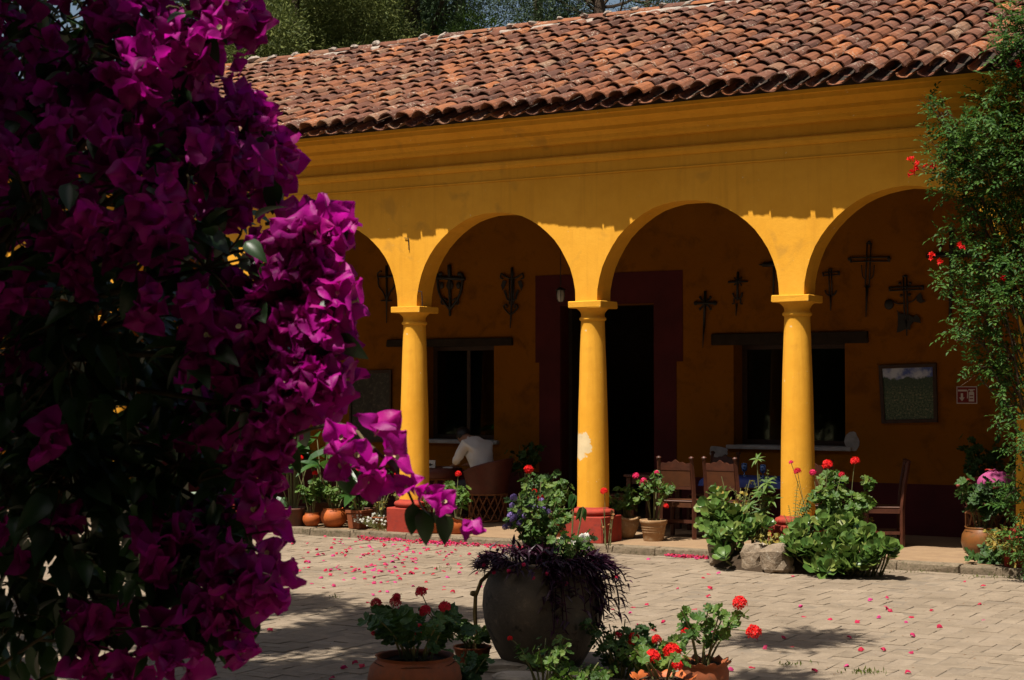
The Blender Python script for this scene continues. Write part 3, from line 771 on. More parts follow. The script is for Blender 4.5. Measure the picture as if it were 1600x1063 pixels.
# ridge: bed of mortar, half-round tiles, a lump of mortar on each joint
V = []; nseg = 220
def ridge_bed():
    def f(u, v):
        x = XL + (XR - XL) * u; nn = mnoise.noise((x * 2.1, v * 3, 1.0)) * .03 + mnoise.noise((x * 9, v * 5, 4.0)) * .018
        y = RY - .25 + .50 * v; h = .16 * math.sin(math.pi * min(1, max(0, v))) ** .35
        return (x, y - nn, RZ - .05 + h + nn * .6 - abs(v - .5) * .10)
    return grid(f, nseg * 2, 7)
ob('ridge_bed', ridge_bed(), M['mortar'], roof)
items = []; lumps = []; x = XL; rt = [tile_t(40 + i, .52, .125, .11, .72) for i in range(3)]
lumpT = [rock(70 + i, .085, .11, .05, 10, 7, .5, 1.0) for i in range(4)]
while x < XR:
    items.append((random.randrange(3), TRS((x, RY + rnd(-.015, .015), RZ + .075 + rnd(-.01, .012)), (0, 0, -math.pi / 2 + rnd(-.03, .03)))))
    lumps.append((random.randrange(4), TRS((x + .02 + rnd(-.03, .03), RY - .05, RZ + .12 + rnd(-.02, .03)), (rnd(-.4, .4), rnd(-.4, .4), rnd(0, 6)), rnd(.55, 1.15))))
    x += .45 + rnd(-.03, .03)
scatter(roof, 'ridge_tile', rt, items, M['tile'], 300, 8, .45)
scatter(roof, 'mortar_lump', lumpT, lumps, M['mortar'], 300, 4, .14)

# ================================================================== THINGS ON THE BACK WALL
def wp(px, py, out=.03):
    return at_y(px, py, BACK_Y - out)
class Cross:
    def __init__(s, label, cx, cy):
        s.o = wp(cx, cy); s.r = thing('iron_cross', label, 'cross', s.o, group='wrought iron crosses on the wall')
    def p(s, px, py, out=.03): return wp(px, py, out) - s.o
    def rod(s, name, pts, w, w1=None, out=.03):
        P = [s.p(x, y, out) for x, y in pts]
        if len(P) > 2:
            Q = []
            for i in range(len(P) - 1):
                a, b = P[i], P[i + 1]; pr = P[max(0, i - 1)]; nx = P[min(len(P) - 1, i + 2)]
                for k in range(4):
                    t = k / 4; Q.append(.5 * ((2 * a) + (b - pr) * t + (2 * pr - 5 * a + 4 * b - nx) * t * t + (-pr + 3 * a - 3 * b + nx) * t ** 3))
            P = Q + [P[-1]]
        r = np.linspace(w / 250, (w1 if w1 else w) / 250, len(P))
        ob(name, tube(P, r, 6), M['iron'], s.r, True)
    def double(s, name, a, b, gap, w):
        d = np.array(b, float) - np.array(a, float); n = np.array([-d[1], d[0]]) / np.linalg.norm(d) * gap / 2
        for k in (-1, 1): s.rod(name, [tuple(np.array(a) + n * k), tuple(np.array(b) + n * k)], w)
        s.rod('end_cap', [tuple(np.array(a) + n * 1.5), tuple(np.array(a) - n * 1.5)], w * 1.3); s.rod('end_cap', [tuple(np.array(b) + n * 1.5), tuple(np.array(b) - n * 1.5)], w * 1.3)
    def disc(s, name, x, y, rx, ry=None):
        c = s.p(x, y); k = rx / 125; q = (ry or rx) / 125
        t = lathe([(.001, -.010), (.8, -.008), (1, 0), (.8, .008), (.001, .010)], 12)
        V = t.V.copy(); t.V = np.stack([V[:, 0] * k, V[:, 2], V[:, 1] * q], 1) + c
        ob(name, t, M['iron'], s.r, True)
    def plate(s, name, pts):
        P = [s.p(x, y) for x, y in pts]
        n = len(P); V = [(a[0], a[1] - .006, a[2]) for a in P] + [(a[0], a[1] + .006, a[2]) for a in P]
        ob(name, TF(V, [tuple(range(n)), tuple(range(2 * n - 1, n - 1, -1))] + [(i, i + n, (i + 1) % n + n, (i + 1) % n) for i in range(n)]), M['iron'], s.r)
c = Cross('ornate iron cross partly hidden behind the leftmost visible column', 604, 455)
c.rod('upright', [(604, 415), (604, 505)], 5, 2); c.rod('crossbar', [(590, 433), (619, 432)], 4); c.rod('crossbar', [(595, 470), (612, 470)], 3)
for s in (-1, 1):
    c.rod('scroll', [(604 + s * 13, 433), (604 + s * 12, 447), (604 + s * 5, 457), (604, 470)], 3); c.rod('scroll', [(604 + s * 8, 424), (604 + s * 14, 428), (604 + s * 12, 440)], 3)
c = Cross('heavy leafy iron cross with a V of scrolls left of the slender scrolled one', 702, 455)
c.rod('upright', [(702, 414), (703, 465), (703, 494)], 8, 4); c.rod('crossbar', [(682, 434), (726, 436)], 8)
for s in (-1, 1):
    c.rod('scroll', [(703 + s * 19, 428), (703 + s * 19, 445), (703 + s * 14, 464), (703, 484)], 5); c.rod('scroll', [(703 + s * 4, 470), (703 + s * 12, 466), (703 + s * 13, 475), (703 + s * 8, 475)], 3)
    c.disc('leaf', 703 + s * 15, 428, 5, 4); c.disc('leaf', 703 + s * 13, 446, 5, 7)
c.disc('boss', 703, 446, 8, 10)
c = Cross('slender iron cross of curled stems and leaves beside the red door surround', 799, 460)
c.rod('upright', [(800, 418), (799, 480), (797, 513)], 5, 2); c.rod('upright', [(803, 436), (802, 476)], 2.5); c.rod('upright', [(796, 436), (796, 476)], 2.5)
for s in (-1, 1):
    c.rod('scroll', [(800, 436), (800 + s * 9, 433), (800 + s * 16, 428), (800 + s * 18, 434), (800 + s * 14, 436)], 3)
    c.plate('leaf', [(800 + s * 9, 440), (800 + s * 14, 438), (800 + s * 17, 446), (800 + s * 15, 454), (800 + s * 11, 447)])
    c.rod('scroll', [(799, 470), (799 + s * 6, 468), (799 + s * 9, 460)], 3); c.plate('leaf', [(799 + s * 6, 462), (799 + s * 10, 452), (799 + s * 12, 455), (799 + s * 9, 463)])
    c.rod('scroll', [(798, 492), (798 + s * 7, 486), (798 + s * 11, 479), (798 + s * 7, 476), (798 + s * 6, 481)], 3)
c.disc('boss', 800, 428, 4, 6)
c = Cross('long dagger-like iron cross right beside the door surround', 1102, 497)
c.rod('upright', [(1102, 455), (1100, 510)], 5, 4); c.rod('upright', [(1100, 510), (1098, 544)], 4, 1.2); c.rod('crossbar', [(1086, 474), (1118, 474)], 5)
for s in (-1, 1):
    c.rod('ray', [(1102 - 9, 474 + s * 9), (1102 + 9, 474 - s * 9)], 3); c.disc('knob', 1102 + s * 15, 474, 4); c.disc('knob', 1102 + s * 8, 465, 2.6); c.disc('knob', 1102 + s * 8, 483, 2.6)
c = Cross('small iron cross with a star and a crescent above the window lintel', 1152, 457)
c.rod('upright', [(1153, 425), (1152, 470)], 4); c.rod('upright', [(1151, 474), (1150, 494)], 4, 1.5); c.rod('crossbar', [(1138, 441), (1168, 440)], 4, 3)
for s in (-1, 1): c.rod('ray', [(1147, 440 + s * 6), (1159, 440 - s * 6)], 2.4)
c.rod('crescent', [(1145, 458), (1148, 465), (1153, 467), (1158, 464), (1160, 457)], 3)
c.rod('arch', [(1144, 475), (1147, 474), (1147, 468), (1152, 466), (1157, 468), (1157, 474), (1160, 475)], 2.8)
c = Cross('iron cross of which only one pointed arm shows left of the right-hand pier', 1205, 420)
c.rod('upright', [(1210, 392), (1208, 470)], 6, 2); c.rod('crossbar', [(1192, 414), (1226, 414)], 8); c.rod('tip', [(1186, 414), (1193, 414)], 1.5, 6)
c = Cross('plain narrow iron cross just right of the right-hand pier', 1297, 450)
c.double('upright', (1297, 421), (1298, 462), 4, 2.2); c.rod('upright', [(1298, 461), (1298, 486)], 4, 1.5); c.double('crossbar', (1286, 429), (1311, 427), 4.5, 2)
for s in (-1, 1): c.rod('scroll', [(1298, 462), (1298 + s * 6, 460), (1298 + s * 9, 454)], 2.6)
c = Cross('large plain iron cross of doubled rods, highest on the right part of the wall', 1357, 430)
c.double('upright', (1358, 381), (1355, 448), 6, 2.4); c.rod('upright', [(1355, 446), (1353, 496)], 5, 1.5); c.double('crossbar', (1329, 406), (1389, 405), 6, 2.4)
for s in (-1, 1): c.rod('scroll', [(1356 + s * 10, 414), (1356 + s * 8, 432), (1356 + s * 3, 436)], 1.8); c.disc('knob', 1358 + s * 31, 405, 3)
c.disc('knob', 1358, 379, 3)
c = Cross('iron cross with moon, disc and rooster shapes above the painting', 1415, 475)
c.double('upright', (1414, 432), (1416, 500), 5, 2.6); c.rod('upright', [(1416, 500), (1417, 525)], 4, 1.5); c.double('crossbar', (1390, 452), (1442, 450), 4.5, 2.6)
c.disc('sun_disc', 1389, 476, 8, 8.5); c.rod('arm', [(1396, 472), (1404, 475), (1413, 474)], 2.2); c.rod('arm', [(1417, 474), (1427, 470), (1433, 464)], 2.2)
c.plate('moon', [(1438, 457), (1432, 463), (1432, 470), (1438, 474), (1447, 471), (1441, 468), (1440, 462)])
c.plate('rooster', [(1402, 485), (1406, 490), (1412, 491), (1420, 492), (1427, 496), (1432, 492), (1437, 497), (1439, 505), (1433, 504), (1428, 503), (1423, 508), (1422, 516), (1416, 514), (1406, 519), (1401, 520), (1403, 508), (1403, 496)])
for x, y in ((1406, 443), (1422, 443), (1408, 462), (1421, 461)): c.disc('knob', x, y, 2.6)
c = Cross('thick iron cross half hidden by the climbing plant', 1486, 420)
c.rod('upright', [(1487, 362), (1486, 450), (1484, 500)], 8, 4); c.rod('crossbar', [(1448, 400), (1526, 398)], 8); c.disc('knob', 1470, 386, 3); c.disc('knob', 1503, 385, 3)

def flat(name, label, cat_, corners, depth, frame, mat, fmat, matl=None, group=None):
    P = [wp(x, y, 0) for x, y in corners]
    o = (P[0] + P[1] + P[2] + P[3]) / 4; r = thing(name, label, cat_, (o[0], BACK_Y, o[2]), group=group)
    Q = [np.array([p[0] - o[0], p[2] - o[2]]) for p in P]            # tl, tr, br, bl
    I = [q * (1 - frame / np.linalg.norm(q)) for q in Q]
    for i in range(4):
        a, b, c_, d = Q[i], Q[(i + 1) % 4], I[(i + 1) % 4], I[i]
        V = [(p[0], -depth, p[1]) for p in (a, b, c_, d)] + [(p[0], -.002, p[1]) for p in (a, b, c_, d)]
        ob('frame', TF(V, [(0, 1, 2, 3), (0, 4, 5, 1), (1, 5, 6, 2), (2, 6, 7, 3), (3, 7, 4, 0)]), fmat, r)
    V = [(p[0], -depth * .55, p[1]) for p in I]; ob(matl or 'canvas', TF(V, [(0, 1, 2, 3)]), mat, r)
    return r
flat('landscape_painting', 'framed landscape painting with cloudy blue sky and dark green fields', 'painting', [(1374, 571), (1464, 568), (1466, 660), (1379, 662)], .045, .065, M['canvas'], M['wood'])
pic = flat('framed_picture', 'dark framed picture behind the leftmost visible column', 'picture', [(548, 580), (613, 578), (613, 690), (548, 694)], .04, .06, M['darkcanvas'], M['wood'])

# fire extinguisher sign
o = (wp(1495, 604, 0) + wp(1527, 631, 0)) / 2
sg = thing('extinguisher_sign', 'small dark red sign with white arrow and fire extinguisher symbol', 'sign', (o[0], BACK_Y, o[2]))
w, h = (wp(1527, 617, 0) - wp(1495, 617, 0))[0] / 2, (wp(1511, 604, 0) - wp(1511, 631, 0))[2] / 2
ob('sign_board', box(-w, w, -.008, -.002, -h, h), M['signwhite'], sg)
ob('sign_field', box(-w * .92, w * .92, -.011, -.0085, -h * .90, h * .90), M['signred'], sg)
def sp(poly, name, d=-.014): ob(name, prism([(x * w, z * h) for x, z in poly], d, d + .0025), M['signwhite'], sg)
sp([(-.58, .20), (-.36, .20), (-.36, -.28), (-.20, -.28), (-.47, -.72), (-.74, -.28), (-.58, -.28)], 'arrow')
sp([(-.86, .62), (.02, .62), (.02, .42), (-.86, .42)], 'text_band')
sp([(.20, .30), (.28, .38), (.66, .38), (.72, .28), (.72, -.74), (.20, -.74)], 'extinguisher_body')
sp([(.32, .42), (.60, .42), (.60, .52), (.80, .60), (.80, .68), (.16, .68), (.16, .60), (.32, .52)], 'extinguisher_valve')
sp([(.06, .50), (.14, .60), (.18, .54), (.12, .44), (.12, -.30), (.04, -.46), (.02, -.30)], 'hose')
for z in (-.02, -.36): ob('label_bar', prism([(.28 * w, z * h), (.64 * w, z * h), (.64 * w, (z - .12) * h), (.28 * w, (z - .12) * h)], -.0165, -.0142), M['signred'], sg)

# lantern under the portico
lp = at_y(876, 462, 19.2); la = thing('hanging_lantern', 'small glass lantern hanging on a thin wire in front of the door', 'lantern', lp)
ob('wire', tube([(0, 0, .10), (0, 0, 4.98 - lp[2])], .006, 5), M['iron'], la)
ob('shade', lathe([(.02, .11), (.07, .08), (.075, .07), (.03, .09), (.018, .10)], 12), M['iron'], la, True)
ob('glass', lathe([(.04, .07), (.055, .03), (.05, -.05), (.03, -.08), (.005, -.085)], 12), M['lampglass'], la, True)
ob('cage', cat([tube([(.058 * math.cos(a), .058 * math.sin(a), .07), (.064 * math.cos(a), .064 * math.sin(a), 0), (.035 * math.cos(a), .035 * math.sin(a), -.10)], .004, 4) for a in np.arange(6) * math.pi / 3]), M['iron'], la)

# ================================================================== FURNITURE
def make_chair():
    c = thing('wooden_chair', 'x', 'chair')
    w, d = .225, .22
    for s in (-1, 1):
        ob('leg', cat([box(s * w - .024, s * w + .024, d - .048, d, 0, .455, .005)]), M['chairwood'], c)
        ob('leg', tube([(s * w, -d, 0), (s * w, -d, .45), (s * w * .99, -d - .03, .75), (s * w * .97, -d - .075, 1.0)], [.030, .030, .028, .026], 4), M['chairwood'], c)
        ob('finial', tube([(s * w * .97, -d - .075, 1.0), (s * w * .96, -d - .078, 1.02), (s * w * .96, -d - .08, 1.035)], [.03, .034, .012], 8), M['chairwood'], c)
        ob('side_rail', box(s * w - .015, s * w + .015, -d + .03, d - .05, .40, .45), M['chairwood'], c); ob('stretcher', box(s * w - .014, s * w + .014, -d + .03, d - .05, .15, .185), M['chairwood'], c)
    ob('seat', box(-w + .01, w - .01, -d + .02, d + .01, .455, .478, .008), M['leather'], c)
    ob('back_rail', box(-w + .03, w - .03, -d - .015, -d + .012, .395, .45), M['leather'], c)
    ob('stretcher', box(-w + .025, w - .025, -d - .012, -d + .012, .20, .24), M['chairwood'], c); ob('stretcher', box(-w + .025, w - .025, d - .035, d - .012, .17, .21), M['chairwood'], c)
    def bp(z): return -d - max(0, (z - .45)) ** 1.2 * .14
    pr = [(-w + .03, .86), (w - .03, .86), (w - .03, .955), (.13, .945), (.09, .965), (.05, .96), (0, .995), (-.05, .96), (-.09, .965), (-.13, .945), (-w + .03, .955)]
    t = prism(pr, -.014, .014); t.V[:, 1] += np.array([bp(z) for z in t.V[:, 2]]); ob('top_rail', t, M['chairwood'], c)
    t = prism([(-w + .032, .66), (w - .032, .66), (w - .032, .857), (-w + .032, .857)], -.010, .012); t.V[:, 1] += np.array([bp(z) for z in t.V[:, 2]]); ob('back_panel', t, M['leather'], c)
    t = box(-w + .03, w - .03, -.014, .014, .62, .658); t.V[:, 1] += np.array([bp(z) for z in t.V[:, 2]]); ob('lower_rail', t, M['chairwood'], c)
    return c
def fl(px, Y): p = at_y(px, 780, Y); return (p[0], p[1], FZ)
ch = make_chair(); ch.location = fl(1068, 18.86); ch.rotation_euler = (0, 0, R(4)); ch['label'] = 'wooden chair with tan leather back in sunlight by the two pots'
ch['group'] = 'wooden chairs around the blue table'; GC = ch['group']
dup(ch, fl(1142, 19.0), R(-5), 'wooden chair with its back to the courtyard, half behind the flower bed', GC)
dup(ch, fl(1112, 20.0), R(165), 'wooden chair on the far side of the blue table, left of the window sill', GC)
dup(ch, fl(1283, 19.0), R(3), 'wooden chair just right of the right-hand column behind the geraniums', GC)
dup(ch, fl(1378, 19.15), R(112), 'dark wooden chair seen from the side, alone in front of the maroon dado', GC)
dup(ch, fl(968, 19.4), R(-70), 'dim wooden chair seen in the shade in front of the open door', 'chairs near the door')
def make_table(name, label, loc, sx, sy, cloth, h=.74):
    t = thing(name, label, 'table', loc)
    for a in (-1, 1):
        for b in (-1, 1): ob('leg', box(a * (sx - .06) - .035, a * (sx - .06) + .035, b * (sy - .06) - .035, b * (sy - .06) + .035, 0, h - .035, .006), M['chairwood'], t)
    ob('tabletop', box(-sx, sx, -sy, sy, h - .033, h, .006), M['chairwood'], t)
    for b in (-1, 1): ob('apron', box(-sx + .1, sx - .1, b * (sy - .06) - .012, b * (sy - .06) + .012, h - .12, h - .036), M['chairwood'], t)
    return t
tl = fl(1205, 19.55)
make_table('dining_table', 'wooden dining table under a blue cloth between the column and window', tl, .78, .40, True)
def cloth(sx, sy, h, drop):
    def f(u, v):
        x, y = (u * 2 - 1) * (sx + drop), (v * 2 - 1) * (sy + drop)
        cx, cy = max(-sx, min(sx, x)), max(-sy, min(sy, y)); e = math.hypot(x - cx, y - cy)
        return (cx + (x - cx) * .12 + .008 * math.sin(y * 17) * (e > 0), cy + (y - cy) * .12 + .008 * math.sin(x * 15) * (e > 0), h - min(e, drop))
    return grid(f, 24, 16)
cl = ob('tablecloth', cloth(.80, .42, .748, .11), M['blue'], smooth=True); cl.location = Vector(tl); tag(cl, 'blue tablecloth hanging over the dining table', 'tablecloth')
def goblet(px, Y, label):
    p = at_y(px, 735, Y); g = thing('goblet', label, 'glass', (p[0], p[1], FZ + .748), group='blue glasses on the blue table')
    ob('bowl', lathe([(.012, .06), (.035, .08), (.042, .12), (.036, .17), (.033, .168), (.038, .12), (.03, .085), (.008, .07)], 14), M['blueglass'], g, True)
    ob('stem', lathe([(.038, .0), (.036, .006), (.009, .012), (.008, .06), (.012, .066)], 12, cap0=True), M['blueglass'], g, True)
goblet(1192, 19.4, 'blue goblet on the blue table above the ferns'); goblet(1163, 19.6, 'blue goblet on the blue table just right of the nearest chair backs')
tb = fl(1022, 19.7); make_table('side_table', 'bare wooden table in the shade beside the open door', tb, .28, .35, False)

def make_equipal(label, loc, rz, s=1.0, back=.86, arm=.64, rim='equipal'):
    e = thing('barrel_chair', label, 'chair', loc, rz)
    def shell(u, v, off):
        a = -math.pi / 2 + (u * 2 - 1) * R(140); c_ = (1 + math.cos(a + math.pi / 2)) / 2
        top = arm + (back - arm) * c_ ** .8; z = .40 + (top - .40) * v
        r = (.27 + .07 * v + .02 * c_ * v) - off
        return (r * math.cos(a) * s, r * math.sin(a) * s, z * s)
    o_ = grid(lambda u, v: shell(u, v, 0), 24, 6); i_ = grid(lambda u, v: shell(u, v, .022), 24, 6)
    ob('backrest', cat([o_, i_]), M['equipal'], e, True)
    P = [np.array(shell(u, 1, .011)) for u in np.linspace(0, 1, 25)]; ob('rim', tube(P, .018 * s, 6), M[rim], e, True)
    ob('seat', lathe([(.005, .445), (.24, .445), (.268, .43), (.27, .40), (.25, .385)], 24), M['equipal'], e, True, M=TRS(s=s))
    for z, r in ((.025, .245), (.385, .265)):
        ob('ring', tube([(r * math.cos(a) * s, r * math.sin(a) * s, z * s) for a in np.linspace(0, 2 * math.pi, 25)], .016 * s, 5), M['cedar'], e)
    tw = R(38); n = 15
    for k in range(n):
        for q in (-1, 1):
            a = 2 * math.pi * k / n; b = a + q * tw; rr = .252 + q * .007
            p0 = np.array([rr * math.cos(a), rr * math.sin(a), .03]) * s; p1 = np.array([(rr + .014) * math.cos(b), (rr + .014) * math.sin(b), .38]) * s
            mm = (p0 + p1) / 2 * np.array([1.03, 1.03, 1]); ob('slat', tube([p0, mm, p1], .011 * s, 4), M['cedar'], e)
    return e
make_equipal('barrel chair of dark leather with lattice base holding the man', fl(762, 19.6), R(95), 1.03)
er = make_equipal('red-brown barrel chair behind the round pot at the right edge', fl(1556, 18.75), R(150), 1.25, .70, .60, 'redwood')
# equipal table with its drum of leather and slats
e = thing('barrel_table', 'round leather-topped barrel table in front of the seated man', 'table', fl(676, 19.75))
ob('tabletop', lathe([(.005, .735), (.40, .735), (.43, .725), (.43, .60), (.415, .595)], 32), M['equipal'], e, True)
for z, r in ((.025, .34), (.58, .38)): ob('ring', tube([(r * math.cos(a), r * math.sin(a), z) for a in np.linspace(0, 2 * math.pi, 33)], .016, 5), M['cedar'], e)
for k in range(18):
    for q in (-1, 1):
        a = 2 * math.pi * k / 18; b = a + q * R(30); rr = .345 + q * .008
        ob('slat', tube([(rr * math.cos(a), rr * math.sin(a), .03), ((rr + .035) * math.cos(b), (rr + .035) * math.sin(b), .58)], .012, 4), M['cedar'], e)
p = at_y(673, 711, 19.55); nb = thing('napkin_box', 'white napkin box with a dark bird mark on the barrel table', 'box', (p[0], p[1], FZ + .737), R(25))
ob('box_body', box(-.07, .07, -.035, .035, 0, .11, .004), M['paper'], nb)
ob('bird_mark', prism([(-.045, .035), (-.02, .05), (-.005, .075), (.01, .055), (.045, .06), (.02, .04), (.0, .03)], -.038, -.0355), M['iron'], nb)
p = at_y(700, 716, 19.7); pp = ob('paper_sheet', cat([box(-.07, .07, -.1, .1, 0, .003), box(-.06, .075, -.09, .105, .0035, .006)]), M['paper']); pp.location = (p[0], p[1], FZ + .7385); pp.rotation_euler = (0, 0, .5)
tag(pp, 'white papers lying on the barrel table before the man', 'paper')

# pink bag resting in the right barrel chair
pb = at_y(1548, 742, 18.62)
def sack(u, v):
    a = 2 * math.pi * v; b = u
    r = .20 * math.sin(math.pi * (b * .92 + .04)) ** .6 * (1 + .10 * mnoise.noise((math.cos(a) * 2, math.sin(a) * 2, b * 4)))
    return (r * math.cos(a) * 1.1, r * math.sin(a) * .7, .42 * b + .03 * mnoise.noise((a, b * 3, 2)))
bg = thing('pink_bag', 'rumpled pink bag resting in the red-brown barrel chair', 'bag', (pb[0], pb[1], .12 + .56))
ob('bag_body', grid(sack, 12, 18), M['pink'], bg, True, M=TRS((0, 0, 0), (.15, .25, .3), .92))
ob('drawstring', tube([(-.06, -.02, .37), (-.02, -.10, .385), (.05, -.09, .38), (.09, -.02, .37)], .006, 6), M['redcloth'], bg, True)

# ================================================================== THE SEATED MAN
def skinned(name, verts, edges, rad, mat, parent, sub=2, root=0):
    bm = bmesh.new(); sk = bm.verts.layers.skin.verify()
    vs = []
    for i, (v, r) in enumerate(zip(verts, rad)):
        b = bm.verts.new(v); b[sk].radius = (r, r) if np.isscalar(r) else r; b[sk].use_root = (i == root); vs.append(b)
    for a, b in edges: bm.edges.new((vs[a], vs[b]))
    me = bpy.data.meshes.new(name); bm.to_mesh(me); bm.free()
    o = bpy.data.objects.new(name, me); COL.objects.link(o)
    m = o.modifiers.new('skin', 'SKIN'); m.use_smooth_shade = True
    s2 = o.modifiers.new('sub', 'SUBSURF'); s2.levels = sub; s2.render_levels = sub
    dg = bpy.context.evaluated_depsgraph_get(); me2 = bpy.data.meshes.new_from_object(o.evaluated_get(dg))
    me2.name = name; o.modifiers.clear(); o.data = me2; bpy.data.meshes.remove(me)
    me2.materials.clear(); me2.materials.append(mat); me2.polygons.foreach_set('use_smooth', np.ones(len(me2.polygons), bool))
    if parent: o.parent = parent
    return o
pl_ = at_y(752, 760, 19.62)
man = thing('person', 'person in a white shirt bent over the barrel table, seen from behind', 'person', (pl_[0], pl_[1], FZ), R(66))
BV = [(0, -.02, .52), (0, -.03, .70), (0, .04, .92), (0, .14, 1.07), (0, .22, 1.15), (0, .31, 1.16), (0, .40, 1.15), (0, .46, 1.20), (0, .51, 1.25)]
BE = [(0, 1), (1, 2), (2, 3), (3, 4), (4, 5), (5, 6), (6, 7), (7, 8)]
BR = [.15, .13, .15, .14, .062, .058, .085, .098, .070]
HEADF = (0, .455, 1.255)
def addv(v, r, frm):
    BV.append(v); BR.append(r); BE.append((frm, len(BV) - 1)); return len(BV) - 1
addv((0, .55, 1.13), .016, 7)                                                     # nose
for s in (-1, 1):
    addv((s * .102, .45, 1.19), .018, 7)                                            # ears
    sh = addv((s * .17, .16, 1.075), .066, 3); el = addv((s * .25, .25, .86), .046, sh); wr = addv((s * .14, .46, .79), .030, el); pm = addv((s * .11, .52, .775), .034, wr)
    for k, (fx, ln) in enumerate(((-.03, .06), (-.012, .075), (.008, .07), (.026, .055))):
        q = addv((s * .10 + fx, .57, .772), .010, pm); addv((s * .10 + fx * 1.2, .57 + ln * .6, .762), .008, q)
    th = addv((s * .07, .53, .785), .011, pm)
    hp = addv((s * .10, .04, .50), .098, 0); kn = addv((s * .13, .42, .50), .064, hp); an = addv((s * .13, .38, .10), .040, kn); addv((s * .13, .50, .045), .036, an)
body = skinned('body', BV, BE, BR, M['skin'], man)
hair = ob('hair', lathe([(.001, .118), (.05, .108), (.085, .075), (.106, .02), (.104, -.03), (.09, -.07)], 20, lambda i, a, r, z: (r * (1 + .05 * math.sin(a * 9 + i)), z)), M['hair'], man, True, M=TRS((0, .46, 1.21), (-.85, 0, 0), (1.0, 1.08, 1.0)))
SV = [(0, -.03, .50), (0, -.045, .70), (0, .02, .93), (0, .13, 1.085), (0, .205, 1.155)]; SE = [(0, 1), (1, 2), (2, 3), (3, 4)]; SR = [.185, .175, .190, .165, .078]
for s in (-1, 1):
    SV += [(s * .175, .155, 1.08), (s * .255, .245, .87), (s * .19, .36, .825)]; k = len(SV); SR += [.088, .066, .056]; SE += [(3, k - 3), (k - 3, k - 2), (k - 2, k - 1)]
shirt = skinned('shirt', SV, SE, SR, M['cloth_white'], man, 3)
for v in shirt.data.vertices:
    c0 = v.co; v.co = c0 + v.normal * (.012 * mnoise.noise(Vector((c0.x * 9, c0.y * 9, c0.z * 14))) + .006 * mnoise.noise(c0 * 30))
ob('collar', tube([(.07 * math.cos(a), .225 + .06 * math.sin(a), 1.165 + .02 * math.sin(a)) for a in np.linspace(0, 2 * math.pi, 17)], .016, 6), M['cloth_white'], man, True)
TV = [(0, -.01, .52)]; TE = []; TR_ = [.17]
for s in (-1, 1):
    TV += [(s * .10, .05, .50), (s * .13, .42, .50), (s * .13, .385, .13)]; k = len(TV); TR_ += [.115, .082, .062]; TE += [(0, k - 3), (k - 3, k - 2), (k - 2, k - 1)]
skinned('trousers', TV, TE, TR_, M['trousers'], man)
for s in (-1, 1): ob('shoe', lathe([(.03, .0), (.05, .01), (.052, .05), (.04, .09), (.01, .10)], 12), M['wood'], man, True, M=TRS((s * .13, .46, 0), (0, 0, 0), (1, 2.2, 1)))

# ================================================================== PLANTS
def bez(p0, p1, p2, n=6):
    t = np.linspace(0, 1, n)[:, None]; p0, p1, p2 = map(np.array, (p0, p1, p2))
    return (1 - t) ** 2 * p0 + 2 * t * (1 - t) * p1 + t * t * p2
def pot_mesh(kind, r, h, n=28):
    if kind == 'bowl':
        pr = [(.001, 0), (r * .52, 0), (r * .62, h * .08), (r * .86, h * .45), (r * .96, h * .80), (r * .95, h * .84), (r * 1.02, h * .87), (r * 1.05, h * .93), (r * 1.0, h), (r * .93, h * .985), (r * .88, h * .80), (r * .80, h * .6)]
        return lathe(pr, n, lambda i, a, q, z: (q * (1 + (.012 * math.sin(a * 5) if i > 6 else 0)), z + (.010 * math.sin(a * 4 + 1) if 6 <= i <= 9 else 0)))
    if kind == 'scallop':
        pr = [(.001, 0), (r * .66, 0), (r * .80, h * .12), (r * .96, h * .45), (r * .98, h * .72), (r * .90, h * .86), (r * 1.0, h * .96), (r * 1.08, h), (r * 1.04, h * .985), (r * .90, h * .9), (r * .84, h * .7)]
        return lathe(pr, 48, lambda i, a, q, z: (q * (1 + (.05 * math.sin(a * 14) if 6 <= i <= 8 else 0)), z + (.012 * math.sin(a * 14 + .6) if 6 <= i <= 8 else 0)))
    if kind == 'ribbed':
        pr = [(.001, 0), (r * .74, 0), (r * .76, h * .04), (r * .84, h * .40), (r * .87, h * .42), (r * .85, h * .45), (r * .88, h * .52), (r * .91, h * .54), (r * .89, h * .57), (r * .92, h * .64), (r * .95, h * .66), (r * .93, h * .69), (r * .95, h * .80), (r * 1.02, h * .82), (r * 1.05, h * .97), (r * 1.03, h), (r * .94, h), (r * .92, h * .8)]
        return lathe(pr, n, lambda i, a, q, z: (q * (1 + .008 * math.sin(a * 3)), z))
    if kind == 'round':
        pr = [(.001, 0), (r * .45, 0), (r * .60, h * .06), (r * .90, h * .28), (r * 1.0, h * .52), (r * .95, h * .76), (r * .80, h * .92), (r * .78, h * .95), (r * .84, h), (r * .78, h * .99), (r * .72, h * .92), (r * .80, h * .75)]
        return lathe(pr, n)
    if kind == 'cylinder':
        pr = [(.001, 0), (r * .80, 0), (r * .82, h * .05), (r * .97, h * .88), (r * 1.03, h * .89), (r * 1.04, h), (r * .94, h), (r * .92, h * .8)]
        return lathe(pr, n)
    if kind == 'square':
        b = box(-r, r, -r, r, 0, h * .85, .012); b.V[:, :2] *= (.82 + .18 * b.V[:, 2:3] / (h * .85))
        rim = []
        for x0, x1, y0, y1 in ((-r * 1.06, r * 1.06, -r * 1.06, -r * .86), (-r * 1.06, r * 1.06, r * .86, r * 1.06), (-r * 1.06, -r * .86, -r * .855, r * .855), (r * .86, r * 1.06, -r * .855, r * .855)):
            rim.append(box(x0, x1, y0, y1, h * .853, h))
        return cat([b, box(-r * .85, r * .85, -r * .85, r * .85, h * .853, h * .90)] + rim)
